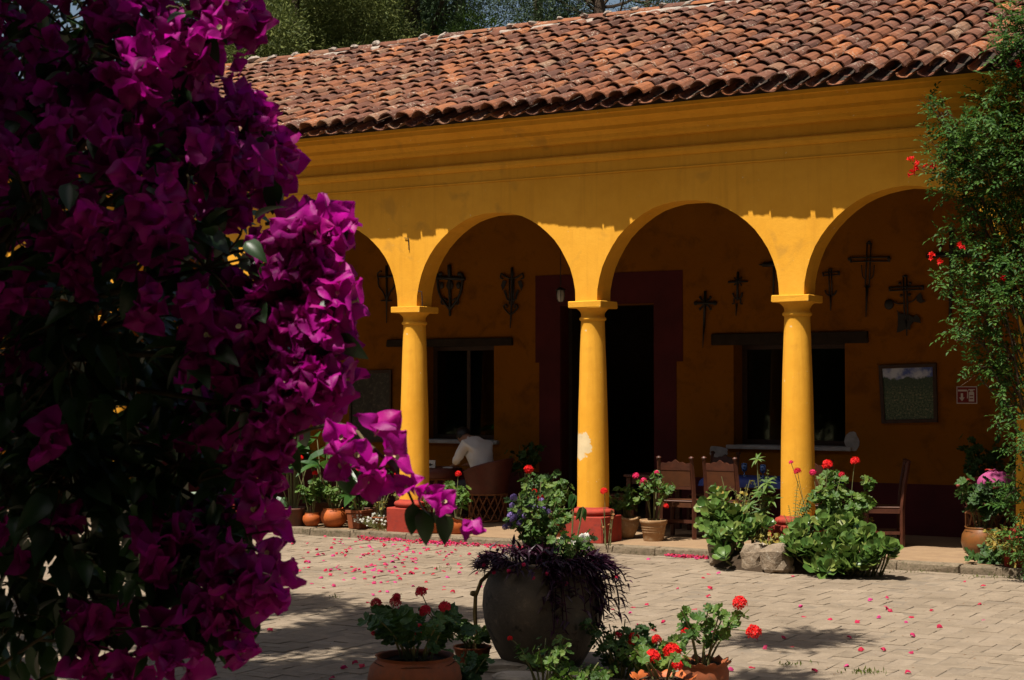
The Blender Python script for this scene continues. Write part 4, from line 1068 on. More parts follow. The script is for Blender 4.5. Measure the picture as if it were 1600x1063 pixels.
def add_pot(root, pot):
    kind, r, h, mat = pot
    ob('pot', pot_mesh(kind, r, h), M[mat], root, kind != 'square')
    ob('soil', lathe([(r * .88, h * .86), (r * .6, h * .89), (.001, h * .90)], 16, lambda i, a, q, z: (q, z + .008 * math.sin(a * 5 + i))) if kind != 'square' else box(-r * .84, r * .84, -r * .84, r * .84, h * .90, h * .91), M['soil'], root)
def mkstems(n, H, spread, z0, r0, seed, lean=(0, 0), up=.55):
    q = random.Random(seed); out = []
    for i in range(n):
        a = 2 * math.pi * (i + q.uniform(-.3, .3)) / n; k = q.uniform(.25, 1) ** .7
        tx, ty = math.cos(a) * spread * k + lean[0], math.sin(a) * spread * k + lean[1]
        hz = H * q.uniform(.72, 1.12) * (1 - .22 * k)
        b = (math.cos(a) * r0 * q.uniform(.1, .6), math.sin(a) * r0 * q.uniform(.1, .6), z0)
        out.append(bez(b, (b[0] + tx * .25, b[1] + ty * .25, z0 + hz * up), (b[0] + tx, b[1] + ty, z0 + hz), 7))
    return out
def leaves_on(paths, n, ls, seed, start=.35, off=1.6, upb=.9, ntemp=4, droop=0.0):
    q = random.Random(seed); items = []
    for i in range(n):
        P = paths[i % len(paths)]; t = start + (1 - start) * q.random() ** .8
        f = t * (len(P) - 1); k = min(int(f), len(P) - 2); p = P[k] + (P[k + 1] - P[k]) * (f - k)
        a = q.uniform(0, 2 * math.pi); s = ls * q.uniform(.55, 1.15)
        o_ = np.array([math.cos(a), math.sin(a), q.uniform(-.15, .5)]) * ls * off * q.uniform(.4, 1)
        up = np.array([math.cos(a) * .8 + q.gauss(0, .3), math.sin(a) * .8 + q.gauss(0, .3) - .25, upb + q.gauss(0, .25) - droop])
        items.append((q.randrange(ntemp), orient(p + o_, up, math.atan2(o_[1], o_[0]) + 1.57 + q.uniform(-.5, .5), s)))
    return items
def heads_of(root, W, heads, paths, r=.05, mat='redflower', Y=None, seed=1):
    """flower heads given at photograph places, stood at the plant's own distance"""
    q = random.Random(seed)
    for h in heads:
        px, py = h[0], h[1]; m = h[2] if len(h) > 2 and h[2] else mat; rr = h[3] if len(h) > 3 else r
        p = at_y(px, py, (Y if Y is not None else W[1]) + q.uniform(-.06, .02)) - W
        st = min(paths, key=lambda P: np.linalg.norm(P[-1][:2] - p[:2]))
        b = st[4]; mid = (b + p) / 2 + np.array([q.uniform(-.03, .03), q.uniform(-.03, .03), .02])
        ob('flower_stalk', tube(bez(b, mid, p, 6), .0035, 5), M['greystem'], root)
        hd = ob('flower_head', UMBEL[q.randrange(3)], M[m], root, M=orient(p, (q.uniform(-.3, .3), q.uniform(-.6, 0), 1), q.uniform(0, 6), rr))
def geranium(label, W, pot, H, spread, nst, nleaf, ls, heads=(), mat='redflower', seed=1, lm='gleaf', lean=(0, 0), hr=.05, group='potted geraniums', name='potted_geranium', start=.35, upb=.9, cat_='potted plant'):
    W = np.array(W, float); root = thing(name, label, cat_, W, group=group)
    z0 = 0.0; r0 = .1
    if pot: add_pot(root, pot); z0 = pot[2] * .88; r0 = pot[1] * .7
    paths = mkstems(nst, H, spread, z0, r0, seed, lean)
    for P in paths: ob('stem', tube(P, np.linspace(.0085, .004, len(P)), 5), M['greystem'], root)
    heads_of(root, W, heads, paths, hr, mat, seed=seed)
    scatter(root, 'leaf', GLEAF, leaves_on(paths, nleaf, ls, seed + 5, start, upb=upb), M[lm], 300, 10, 2.0, 'foliage')
    return root
def gz(px, py, z): return at_z(px, py, z)
FW = lambda px, py: gz(px, py, FZ)
CW = lambda px, py: gz(px, py, 0.0)
def pm(W): return FPX / ((np.array(W) - EYE) @ _fh)         # pixels per metre there

# --- by column two
W = FW(976, 841); geranium('geranium in a pale bowl-shaped pot right of the middle column', W, ('bowl', .195, .27, 'palepot'), .42, .20, 9, 120, .042, [], seed=3)
W = FW(1021, 845); geranium('tall pink geranium in a ribbed clay pot right of the middle column', W, ('ribbed', .165, .26, 'palepot'), .72, .20, 6, 95, .042, [(994, 744, 'pinkflower'), (1006, 752, 'pinkflower'), (1004, 758, 'pinkflower'), (1026, 739, 'pinkflower', .035), (1041, 791, 'redflower', .04)], seed=9, lean=(.02, 0), start=.5)
W = gz(946, 800, .47) + np.array([.0, -.05, 0]); geranium('small sparse scarlet geranium in front of the middle column base', at_y(948, 841, 17.42) * np.array([1, 1, 0]) + np.array([0, 0, FZ]), None, .50, .07, 4, 10, .022, [(944, 768)], seed=14, lm='dryfl', name='scarlet_geranium', group=None, hr=.052)
W = FW(872, 838); geranium('leggy geranium in a small red pot left of the middle column', W, ('cylinder', .13, .20, 'terra'), .56, .10, 5, 60, .045, [], seed=15, start=.55)
# --- left group on the step
W = FW(457, 822); r_ = geranium('big dark pot of tall broad leaves at the left end of the step', W, ('cylinder', .19, .25, 'darkpot'), .3, .1, 3, 0, .04, seed=20, name='potted_lily')
def lily(root, z0, n, H, seed, mat='broad', sz=.40):
    q = random.Random(seed); items = []; 
    T_ = [ovate(1, .52, .18, .45, 6, 4, heart=.25, base=.55), ovate(1, .46, .22, .25, 6, 4, heart=.2, base=.6)]
    for i in range(n):
        a = q.uniform(0, 6.28); rr = q.uniform(.05, .28); h = H * q.uniform(.45, 1)
        tip = np.array([math.cos(a) * rr, math.sin(a) * rr, z0 + h]); b = np.array([math.cos(a) * .05, math.sin(a) * .05, z0])
        ob('leaf_stalk', tube(bez(b, b * .5 + tip * .4 + np.array([0, 0, h * .2]), tip, 5), .008, 5), M['greystem'], root)
        items.append((q.randrange(2), lookm(tip, (math.cos(a), math.sin(a), q.uniform(-.2, .9)), (q.gauss(0, .3), -.5, 1), sz * q.uniform(.65, 1.1))))
    scatter(root, 'leaf', T_, items, M[mat], 300, 8, 1.0)
lily(r_, .22, 16, .85, 3, sz=.46)
W = fl(505, 18.35); r_ = geranium('tall dark lily-like leaves in a pot behind the round orange pots', W, ('cylinder', .19, .30, 'darkpot'), .3, .1, 3, 0, .04, seed=22, name='potted_lily'); lily(r_, .26, 20, 1.0, 13, sz=.50)
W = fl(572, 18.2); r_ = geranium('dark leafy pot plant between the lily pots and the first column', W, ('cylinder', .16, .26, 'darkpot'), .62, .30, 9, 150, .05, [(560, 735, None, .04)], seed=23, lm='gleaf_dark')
for k, (px, py, lab) in enumerate(((398, 818, 'clump of broad green leaves half hidden behind the bougainvillea by the step'), (350, 812, 'leafy plant furthest left by the step, glimpsed through the bougainvillea'))):
    W = CW(px, py + 8); rr = geranium(lab, W, None, .5, .2, 5, 40, .045, [], seed=25 + k, name='broadleaf_plant', group=None, cat_='plant'); lily(rr, .0, 14, .75, 8 + k, 'broad', .34)
W = FW(487, 823); geranium('red geranium in a small round orange pot on the step', W, ('round', .125, .19, 'orangepot'), .50, .18, 7, 120, .040, [(492, 740), (460, 723), (470, 716)], seed=31, hr=.045)
W = FW(522, 824); rr = geranium('geranium and broad leaves in a larger round orange pot on the step', W, ('round', .185, .26, 'orangepot'), .42, .24, 9, 120, .040, [(549, 763)], seed=33, hr=.042); lily(rr, .22, 9, .66, 5, 'broad', .42)
W = FW(561, 826); rr = geranium('square terracotta pot of green leaves left of the white flowers', W, ('square', .125, .25, 'terra'), .22, .12, 5, 24, .034, [], seed=35); lily(rr, .2, 5, .34, 6, 'broad', .28)
W = FW(594, 826); rr = geranium('low terracotta pot of dry reddish stems by the first column', W, ('cylinder', .12, .16, 'terra'), .5, .14, 12, 46, .022, [], seed=37, lm='yellowleaf', name='potted_shrub')
W = FW(624, 828); geranium('red pot of dry stems touching the first column base', W, ('cylinder', .15, .28, 'red'), .45, .14, 10, 60, .02, [], seed=38, lm='yellowleaf', name='potted_shrub')
W = FW(676, 833); geranium('orange scalloped pot of fine leaves right of the first column', W, ('scallop', .165, .26, 'orangepot'), .38, .17, 9, 120, .022, [(618, 741, None, .02)], seed=41, lm='fern', name='potted_herb')
W = FW(716, 834); geranium('pale green geranium with one scarlet bloom before the barrel chair', W, ('scallop', .15, .20, 'orangepot'), .52, .14, 6, 75, .048, [(716, 741)], seed=43, start=.45, hr=.05)
# --- dim potted plant inside the portico
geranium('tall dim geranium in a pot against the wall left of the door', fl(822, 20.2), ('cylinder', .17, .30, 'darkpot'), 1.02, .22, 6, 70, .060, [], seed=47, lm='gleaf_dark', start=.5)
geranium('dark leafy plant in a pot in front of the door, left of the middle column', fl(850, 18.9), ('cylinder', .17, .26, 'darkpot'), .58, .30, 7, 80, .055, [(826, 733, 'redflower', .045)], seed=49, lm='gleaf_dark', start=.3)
# --- right edge
W = FW(1536, 874); geranium('leafy geranium in a big round vine-shaded pot at the right edge', W, ('round', .235, .36, 'shadedpot'), .62, .29, 10, 190, .054, [], seed=53, lm='gleaf_dark')
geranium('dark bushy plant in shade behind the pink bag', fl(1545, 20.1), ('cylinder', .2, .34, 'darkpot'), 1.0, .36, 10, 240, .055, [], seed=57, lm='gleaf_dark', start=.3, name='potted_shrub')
W = CW(1588, 898); geranium('low yellowing shrub at the foot of the climbing plant', W, None, .52, .36, 20, 320, .032, [], seed=59, lm='yellowleaf', name='low_shrub', group=None, cat_='shrub', start=.2)
W = CW(1560, 893); rr = geranium('dark broad leaves low beside the yellowing shrub', W, None, .34, .32, 10, 90, .058, [], seed=60, lm='gleaf_dark', name='low_plant', group=None, cat_='plant', start=.3)
W = CW(1592, 868); geranium('spindly twiggy plant with tiny pale leaves by the red-brown chair', W + np.array([0, .25, .1]), None, .95, .30, 9, 200, .020, [], seed=61, lm='fern', name='twiggy_shrub', group=None, cat_='shrub', start=.25)

# --- white flowers and moss by the first column
W = CW(606, 838); root = thing('white_flower_mound', 'low mound of tiny white flowers at the foot of the step', 'flowers', W)
paths = mkstems(130, .30, .40, 0, .2, 71, up=.7)
ob('stem', cat([tube(P, .0022, 3, False) for P in paths]), M['greystem'], root, kind='stuff')
scatter(root, 'leaf', [ovate(1, .3, .2, .2, 2, 2)], [(0, lookm(P[k] , np.random.default_rng(i).normal(0, 1, 3) + np.array([0, 0, .4]), (0, 0, 1), .035)) for i, P in enumerate(paths) for k in (1, 2, 3, 4, 5)], M['fern'], 0, 999, .03, 'foliage')
scatter(root, 'blossom', [UMBEL[0]], [(0, orient(P[-1], (0, -.3, 1), i, rnd(.012, .020))) for i, P in enumerate(paths)], M['whitefl'], 0, 999, .03)
mo = []
for i in range(420):
    x = rnd(925, 985); p = at_z(x, 852 + (x - 967) * .056, .0); s = rnd(.012, .035)
    mo.append(TRS((p[0], STEP_Y - rnd(.0, .14), rnd(0, .05)), (rnd(-1, 1), rnd(-1, 1), rnd(0, 6)), s))
ob('moss', many(rock(5, 1, 1, .7, 6, 4), mo), M['moss'], kind='stuff')
wd = []
for (px, py, n, sp_) in ((1350, 1052, 60, 16), (1240, 1040, 26, 14), (1420, 895, 40, 30), (1555, 903, 60, 30), (690, 889, 16, 8), (520, 935, 14, 12)):
    for i in range(n):
        p = CW(px + random.gauss(0, sp_), py + random.gauss(0, 1.6)); wd.append(lookm(p, (rnd(-.6, .6), rnd(-.6, .6), 1), (rnd(-1, 1), 1, 0), rnd(.015, .045)))
ob('joint_weeds', many(ovate(1, .35, .2, .3, 2, 2), wd), M['fern'], kind='stuff')

# ================================================================== FLOWER BED ROUND THE THIRD COLUMN
bc = np.array([COLX + D + .05, 17.05, 0])
def bedm(u, v):
    a = 2 * math.pi * v; k = u; x, y = 1.12 * k * math.cos(a), .70 * k * math.sin(a)
    return (bc[0] + .10 + x * .80, bc[1] + y * .84, .30 * (1 - k * k) + .02 * mnoise.noise((x * 4, y * 4, 0)) - .01)
ob('flower_bed', grid(bedm, 8, 28), M['soil'], kind='structure', smooth=True)
STN = [((1118, 886), 40, 46, 'tall rough edging stone at the left end of the flower bed'), ((1171, 893), 40, 40, 'square-faced edging stone beside the biggest one'),
       ((1206, 897), 52, 46, 'biggest edging stone of the flower bed, flat-faced and brown'), ((1243, 894), 26, 28, 'upright edging stone half under the fleshy leaves'),
       ((1228, 898), 17, 12, 'small rounded pebble in front of the edging stones')]
for k, ((px, py), w_, h_, lab) in enumerate(STN):
    W = CW(px, py); s = pm(W); st = ob('edging_stone', rock(90 + k, w_ / s / 2, w_ / s * .36, h_ / s * .56, 10, 8, .35), M['rock'])
    st.location = Vector(W + np.array([0, .12, h_ / s * .42])); st.rotation_euler = (rnd(-.1, .1), rnd(-.1, .1), rnd(-.3, .3)); tag(st, lab, 'stone', 'stones edging the flower bed')
W = at_y(1188, 852, 16.75); st = ob('pale_stone', rock(99, .085, .06, .035, 9, 7, .3), M['slab']); st.location = Vector(W); tag(st, 'pale flat stone lying on top of the edging stones', 'stone')
def fleshy(label, poly, n, seed, sz=(.13, .185)):
    q = random.Random(seed); xs = [p[0] for p in poly]; ys = [p[1] for p in poly]
    def inside(x, y):
        c_ = False
        for i in range(len(poly)):
            (x1, y1), (x2, y2) = poly[i], poly[i - 1]
            if (y1 > y) != (y2 > y) and x < (x2 - x1) * (y - y1) / (y2 - y1) + x1: c_ = not c_
        return c_
    cx, cy = np.mean(xs), np.mean(ys); W0 = CW(cx, 890); root = thing('fleshy_leaved_plant', label, 'plant', W0, group='fleshy plants in the flower bed')
    items = []; k = 0
    while k < n:
        x, y = q.uniform(min(xs), max(xs)), q.uniform(min(ys), max(ys))
        if not inside(x, y): continue
        k += 1
        Y = 16.38 + (895 - y) / 120 * .95 + q.uniform(-.08, .08); p = at_y(x, y, Y) - W0; p[2] = max(p[2], .04)
        ax = np.array([q.gauss(0, .35), -.55 + q.gauss(0, .3), .75]); ax /= np.linalg.norm(ax)
        b = np.array([p[0] * .78 + q.uniform(-.04, .04), p[1] * .9 + .14, 0.0]); ob('stem', tube([b, (b + p) / 2 + np.array([0, .03, 0]), p - ax * .01], .010, 5), M['greystem'], root)
        B0 = orient(p, ax, q.uniform(0, 6)); m = q.randrange(6, 10); S_ = q.uniform(*sz)
        for j in range(m):
            el = .25 + .75 * (j / m) + q.uniform(-.1, .1)
            items.append((q.randrange(4), B0 @ TRS((0, 0, .01 * j), (el * .95, 0, j * 2.4 + q.uniform(-.2, .2)), S_ * (1 - .35 * j / m))))
    scatter(root, 'leaf', SPOON, items, M['succ'], 300, 7, .9, 'foliage', smooth=True)
fleshy('fleshy round-leaved plant spilling over the stones left of the third column', [(1102, 800), (1118, 772), (1135, 790), (1165, 825), (1200, 815), (1200, 838), (1160, 845), (1148, 874), (1132, 882), (1124, 852), (1100, 850)], 42, 5)
fleshy('broad mass of fleshy leaves right of the edging stones', [(1228, 850), (1250, 822), (1285, 812), (1300, 800), (1330, 825), (1355, 840), (1388, 850), (1394, 880), (1345, 893), (1270, 898), (1262, 880), (1228, 870)], 84, 6)
# ferns and upright leafy stems around the column
W = np.array([at_y(1190, 800, 17.3)[0], 17.3, .15]); root = thing('star_leaved_shrub', 'light green shrub with star-like leaf whorls left of the third column', 'shrub', W)
ST = [ovate(1, .28, .15, .35, 5, 2)]; items = []; q = random.Random(3)
for (px, py, s) in ((1192, 770, .20), (1183, 718, .11), (1205, 782, .16), (1172, 790, .14), (1198, 755, .15), (1160, 808, .14), (1190, 800, .16)):
    p = at_y(px, py, 17.25 + q.uniform(-.06, .06)) - W; ob('stem', tube(bez((q.uniform(-.05, .05), 0, 0), (p[0] * .4, p[1], p[2] * .6), p, 6), .007, 5), M['greystem'], root)
    for j in range(9): items.append((0, orient(p, (q.gauss(0, .15), -.45, .8)) @ TRS((0, 0, 0), (.15 + q.uniform(-.2, .4), 0, j * .7 + q.uniform(-.15, .15)), s * q.uniform(.75, 1.05))))
scatter(root, 'leaf', ST, items, M['gleaf'], 300, 6, 1.0)
def fern(label, W, fr, seed, name='fern', mat='fern', lf=.03):
    root = thing(name, label, 'fern', W, group='ferns in the flower bed'); q = random.Random(seed)
    for (px, py, w_) in fr:
        tip = at_y(px, py, W[1] - .05 + q.uniform(-.1, .1)) - W; mid = tip * .5 + np.array([-tip[0] * .25, 0, abs(tip[2]) * .12]); P = bez((0, 0, 0), mid, tip, 18); Ls = [tube(P, .003, 4)]
        for i in range(3, 18):
            for s in (-1, 1):
                d = P[min(17, i + 1)] - P[i - 1]; sd = np.cross(d, (0, -1, .3)); sd = sd / (np.linalg.norm(sd) + 1e-9) * s
                Ls.append(xf(ovate(1, .45, .1, .3, 2, 2), lookm(P[i], sd + d * 3 + np.array([0, q.uniform(-.4, .1), q.uniform(-.2, .2)]), (0, -1, .6), w_ * math.sin(math.pi * (.15 + .82 * i / 18)) ** .7)))
        ob('frond', cat(Ls), M[mat], root)
fern('yellow-green fern with upright fronds left of the third column', np.array([at_y(1196, 790, 17.35)[0], 17.35, .2]), [(1200, 735, .04), (1186, 742, .035), (1212, 745, .045), (1178, 752, .04), (1165, 775, .04), (1140, 762, .045), (1150, 790, .04)], 4)
fern('narrow yellow-green fern standing in front of the third column', np.array([at_y(1240, 820, 17.2)[0], 17.2, .22]), [(1247, 752, .035), (1232, 790, .03), (1262, 772, .04), (1268, 785, .045), (1252, 780, .04), (1258, 800, .04), (1243, 800, .035), (1225, 805, .03)], 5)
W = np.array([at_y(1205, 815, 16.95)[0], 16.95, .2]); geranium('yellow-flowered low herb between the two fleshy plants', W, None, .20, .35, 16, 150, .022, [], seed=81, lm='yellowleaf', name='low_herb', group=None, cat_='plant', start=.2)
W = np.array([at_y(1150, 790, 17.4)[0], 17.4, .15]); geranium('brownish twiggy plant behind the left fleshy leaves', W, None, .85, .25, 12, 90, .026, [], seed=83, lm='yellowleaf', name='twiggy_plant', group=None, cat_='plant', start=.35)
W = np.array([at_y(1312, 800, 17.3)[0], 17.3, .12]); geranium('tall scarlet geranium bush right of the third column', W, None, .98, .34, 14, 320, .055, [(1293, 727, None, .07), (1336, 721, None, .06), (1315, 742, 'crimson', .04)], seed=85, start=.2, name='geranium_bush', group=None, cat_='shrub', hr=.06)
W = np.array([at_y(1268, 800, 17.25)[0], 17.25, .15]); geranium('thin crimson geranium leaning in front of the third column', W, None, .62, .12, 5, 46, .035, [(1246, 737, 'crimson', .05), (1270, 739, 'pinkflower', .045), (1236, 723, 'pinkflower', .03)], seed=87, start=.3, name='geranium_bush', group=None, cat_='shrub', lm='gleaf_dark')
W = FW(1356, 852); geranium('small terracotta pot right of the flower bed', W, ('round', .13, .22, 'orangepot'), .14, .08, 4, 10, .03, [], seed=89, lm='yellowleaf')

# ================================================================== THE BIG JAR AND THE POTS ROUND IT
JW = CW(849, 1043); js = pm(JW); jar = thing('clay_jar', 'huge dark old clay jar planted with purple trailing leaves', 'jar', JW)
jr = 95 / js; jz = lambda py: (1043 - py) / js
prof = [(.001, 0), (jr * .58, 0), (jr * .62, .015), (jr * .80, jz(1010)), (jr * .95, jz(975)), (jr * 1.0, jz(945)), (jr * .98, jz(920)), (jr * .90, jz(900)), (jr * .82, jz(893)), (jr * .80, jz(889)), (jr * .83, jz(885)), (jr * .86, jz(880)), (jr * .84, jz(877)), (jr * .78, jz(878)), (jr * .74, jz(888)), (jr * .78, jz(905))]
ob('jar_body', lathe(prof, 56, lambda i, a, r, z: (r * (1 + .012 * mnoise.noise((math.cos(a) * 2, math.sin(a) * 2, z * 4))), z + .006 * math.sin(a * 3))), M['jar'], jar, True)
ob('soil', lathe([(jr * .78, jz(890)), (jr * .5, jz(884)), (.001, jz(882))], 24), M['soil'], jar, True)
JR = np.array([JW[0], JW[1], jz(880)])
for k, (px, py) in enumerate(((826, 858), (846, 853), (861, 858), (879, 857), (899, 861), (913, 854))):
    w_ = [20, 16, 14, 13, 12, 18][k]; s_ = ob('white_stone', rock(120 + k, w_ / js * .55, w_ / js * .5, w_ / js * .45, 9, 7, .3), M['whitestone'])
    p = at_y(px, py, JW[1] + .05); s_.location = Vector((p[0], p[1], max(p[2], jz(884) + .03) + .055)); s_.rotation_euler = (rnd(-.3, .3), rnd(-.3, .3), rnd(0, 6)); tag(s_, ['white stone furthest left in the mouth of the jar', 'white stone set a little behind, second from left in the jar', 'white stone third from left in the jar, by the lilac flowers', 'white stone fourth from left in the middle of the jar mouth', 'small white stone second from right in the jar', 'pale stone furthest right in the mouth of the jar'][k], 'stone', 'white stones in the jar')
tr = thing('purple_trailing_plant', 'dark purple trailing plant filling and hanging over the clay jar', 'plant', JR)
q = random.Random(11); items = []; stems = []
STRAP = [ovate(1, .25, .3, d, 5, 2, base=.5) for d in (.1, .35, .6)]
def trail(a, ln, drop, out):
    b = np.array([math.cos(a) * jr * .7, math.sin(a) * jr * .7, 0]); e1 = np.array([math.cos(a) * (jr * .95 + out), math.sin(a) * (jr * .95 + out), .05 + q.uniform(0, .06)])
    e2 = np.array([math.cos(a + q.uniform(-.2, .2)) * (jr * 1.04 + out), math.sin(a) * (jr * 1.04 + out), -drop]); P = bez(b, e1, e2, 9); stems.append(tube(P, .005, 4, False))
    for i in range(2, 9):
        for j in range(2):
            dd = np.array([math.cos(a) + q.gauss(0, .7), math.sin(a) + q.gauss(0, .7), q.uniform(-.5, .7)]); items.append((q.randrange(3), lookm(P[i] + RNG.normal(0, .01, 3), dd, (0, 0, 1), q.uniform(.06, .11))))
for i in range(70): trail(R(q.uniform(-180, 180)), 0, q.uniform(.0, .05), q.uniform(-.05, .02))
for i in range(28): trail(R(q.uniform(-55, 14)), 0, q.uniform(.08, .46) , q.uniform(-.03, .05))
for i in range(10): trail(R(q.uniform(-22, 35)), 0, q.uniform(.08, .42), q.uniform(.02, .13))
for i in range(56):
    a = q.uniform(0, 6.28); rr = jr * q.uniform(0, .85); b = np.array([math.cos(a) * rr, math.sin(a) * rr, 0]); h = q.uniform(.04, .12); P = bez(b, b + np.array([0, 0, h * .6]), b + np.array([q.gauss(0, .05), q.gauss(0, .05), h]), 5); stems.append(tube(P, .005, 4, False))
    for k in (2, 3, 4): items.append((q.randrange(3), lookm(P[k], (q.gauss(0, .6), q.gauss(0, .6), q.uniform(.2, 1.3)), (0, 0, 1), q.uniform(.07, .12))))
ob('stem', cat(stems), M['purple'], tr, kind='stuff')
scatter(tr, 'leaf', STRAP, items, M['purple'], 300, 8, .9, 'foliage', cull=True)
ft = [(xf(UMBEL[1], orient(np.array([math.cos(a) * jr * 1.05, math.sin(a) * jr * 1.05, z]), (0, -1, .3), 0, .016))) for a, z in ((-1.6, -.02), (-1.2, -.06), (-1.0, -.03), (-1.9, -.04), (-1.35, .03), (-.7, -.10), (-2.2, .0))]
for t in ft: ob('blossom', t, M['pinkflower'], tr)
# tall mixed stems standing in the jar
W = np.array([at_y(842, 850, JW[1] + .05)[0], JW[1] + .05, jz(884)])
geranium('lilac flowering herb with fine green leaves standing in the jar', W, None, .52, .22, 20, 520, .026, [], seed=91, lm='gleaf', name='lilac_herb', group='plants growing in the jar', cat_='plant', start=.05)
lh = bpy.data.objects['lilac_herb']
for k, (px, py) in enumerate(((803, 778), (800, 790), (812, 800), (798, 806), (806, 808), (820, 806), (795, 822), (826, 792), (836, 793), (848, 795), (800, 812), (812, 818), (857, 800), (846, 782), (789, 824))):
    p = at_y(px, py, W[1] - .1 + rnd(-.05, .05)) - W
    ob('blossom', UMBEL[k % 3], M['lilac'], lh, M=orient(p, (rnd(-.6, .2), -.6, .6), rnd(0, 6), rnd(.020, .032)))
W = np.array([at_y(832, 850, JW[1] + .12)[0], JW[1] + .12, jz(884)])
geranium('leggy red geranium with bare pale stems rising from the jar', W, None, .66, .16, 8, 95, .032, [(826, 734, None, .04), (835, 769, None, .026), (845, 779, None, .030)], seed=93, name='leggy_geranium', group='plants growing in the jar', cat_='plant', start=.45)
W = np.array([at_y(898, 856, JW[1] - .02)[0], JW[1] - .02, jz(884)])
geranium('small bright geranium at the right side of the jar mouth', W, None, .26, .14, 7, 60, .032, [], seed=95, name='small_geranium', group='plants growing in the jar', cat_='plant', start=.3)
W = np.array([at_y(890, 850, JW[1] + .1)[0], JW[1] + .1, jz(884)]); dp = thing('drooping_stem', 'bent stem with two dark drooping leaves above the jar', 'plant', W, group='plants growing in the jar')
for (tx, ty) in ((911, 792), (897, 772)):
    p = at_y(tx, ty, W[1]) - W; ob('stem', tube(bez((0, 0, 0), (p[0] * .6, 0, p[2] * .4), p, 8), .006, 5), M['greystem'], dp)
    for k in range(3):
        ob('leaf', ovate(1, .42, .2, .3, 6, 4), M['broad'], dp, M=lookm(p, (rnd(-.5, .5), rnd(-.4, .2), -1), (rnd(-1, 1), -1, .1), .115))
# dry aerial stem bending over the jar's left side
P = [at_y(x, y, JW[1] - jr * .35) for x, y in ((788, 889), (768, 893), (752, 908), (743, 932), (742, 960), (744, 990), (742, 1020), (742, 1058))]
o = thing('dry_stem', 'thick dry brown stem arching down the left side of the jar', 'stem', (P[-1][0], P[-1][1], 0)); o0 = np.array([P[-1][0], P[-1][1], 0]); PP = [p - o0 for p in P]; PP[-1][2] = 0
ob('stem', tube(PP, [.012, .016, .015, .014, .016, .014, .013, .015], 8), M['deadvine'], o, True); ob('knot', rock(7, .03, .02, .022, 7, 5), M['deadvine'], o, M=TRS(PP[3] + np.array([-.012, 0, .02])))
# slabs at the foot
for k, (px, py, sx, sy, lab) in enumerate(((786, 1049, .22, .10, 'flat pale slab under the left of the jar'), (812, 1068, .20, .12, 'flat stone slab in front of the jar at the bottom edge'), (900, 1062, .22, .12, 'half buried slab under the right of the jar'))):
    W = CW(px, py); t = rock(140 + k, sx, sy, .05, 10, 7, .2); s_ = ob('stone_slab', t, M['slab']); s_.location = Vector(W + np.array([0, 0, .025])); s_.rotation_euler = (0, 0, rnd(-.3, .5)); tag(s_, lab, 'stone', 'slabs round the foot of the jar')
# pots in front
W = CW(648, 1098); geranium('big terracotta bowl of crimson geraniums left of the jar', W, ('round', .30, .30, 'terra'), .36, .34, 14, 210, .047, [(588, 944), (618, 941), (620, 933, None, .03), (658, 926), (664, 955), (653, 984), (695, 949), (584, 990, None, .02)], mat='crimson', seed=101, lm='gleaf_dark', hr=.044)
W = CW(738, 1038); geranium('small red pot of low green leaves between the bowl and the jar', W, ('cylinder', .135, .13, 'terra'), .18, .17, 10, 100, .030, [], seed=103, lm='gleaf')
W = CW(722, 1075); geranium('dark green plant on the ground right of the terracotta bowl', W, None, .24, .20, 10, 110, .038, [], seed=105, lm='gleaf_dark', name='ground_geranium', group=None, cat_='plant', start=.15)
W = CW(850, 1082); geranium('spindly budding plant with pale stems in front of the jar', W, None, .36, .20, 9, 70, .030, [(797, 998, None, .022)], seed=107, name='budding_plant', group=None, cat_='plant', lm='gleaf', start=.45)
W = CW(905, 1085); geranium('low bright leaves in front of the jar at the bottom edge', W, None, .20, .24, 10, 90, .034, [], seed=108, name='low_geranium', group=None, cat_='plant', lm='gleaf', start=.2)
W = CW(968, 1060); geranium('dark tangled plant with small crimson blooms right of the jar', W, None, .46, .24, 14, 150, .032, [(966, 993, 'crimson', .03), (955, 1036, 'crimson', .03)], seed=109, name='tangled_plant', group=None, cat_='plant', lm='gleaf_dark', start=.2)
W = CW(1022, 1068); geranium('leafy scarlet geranium clump behind the scalloped pot', W, None, .34, .28, 12, 150, .040, [(989, 1000, None, .055), (1026, 1000, None, .04), (1074, 985, None, .055)], seed=111, name='geranium_clump', group=None, cat_='plant', start=.25)
W = CW(1100, 1090); geranium('scarlet geranium in a dark red pot with wavy rim, rightmost in front', W, ('scallop', .165, .24, 'terra'), .42, .22, 9, 105, .036, [(1156, 943, None, .055), (1178, 988, None, .058)], seed=113, lean=(.06, 0), start=.35)
W = CW(1037, 1118); geranium('scarlet geranium in an orange scalloped pot at the bottom edge', W, ('scallop', .185, .24, 'orangepot'), .22, .16, 7, 26, .036, [(1018, 1028, None, .062), (1050, 1019, None, .062), (1058, 1040, None, .04)], seed=115, start=.4)

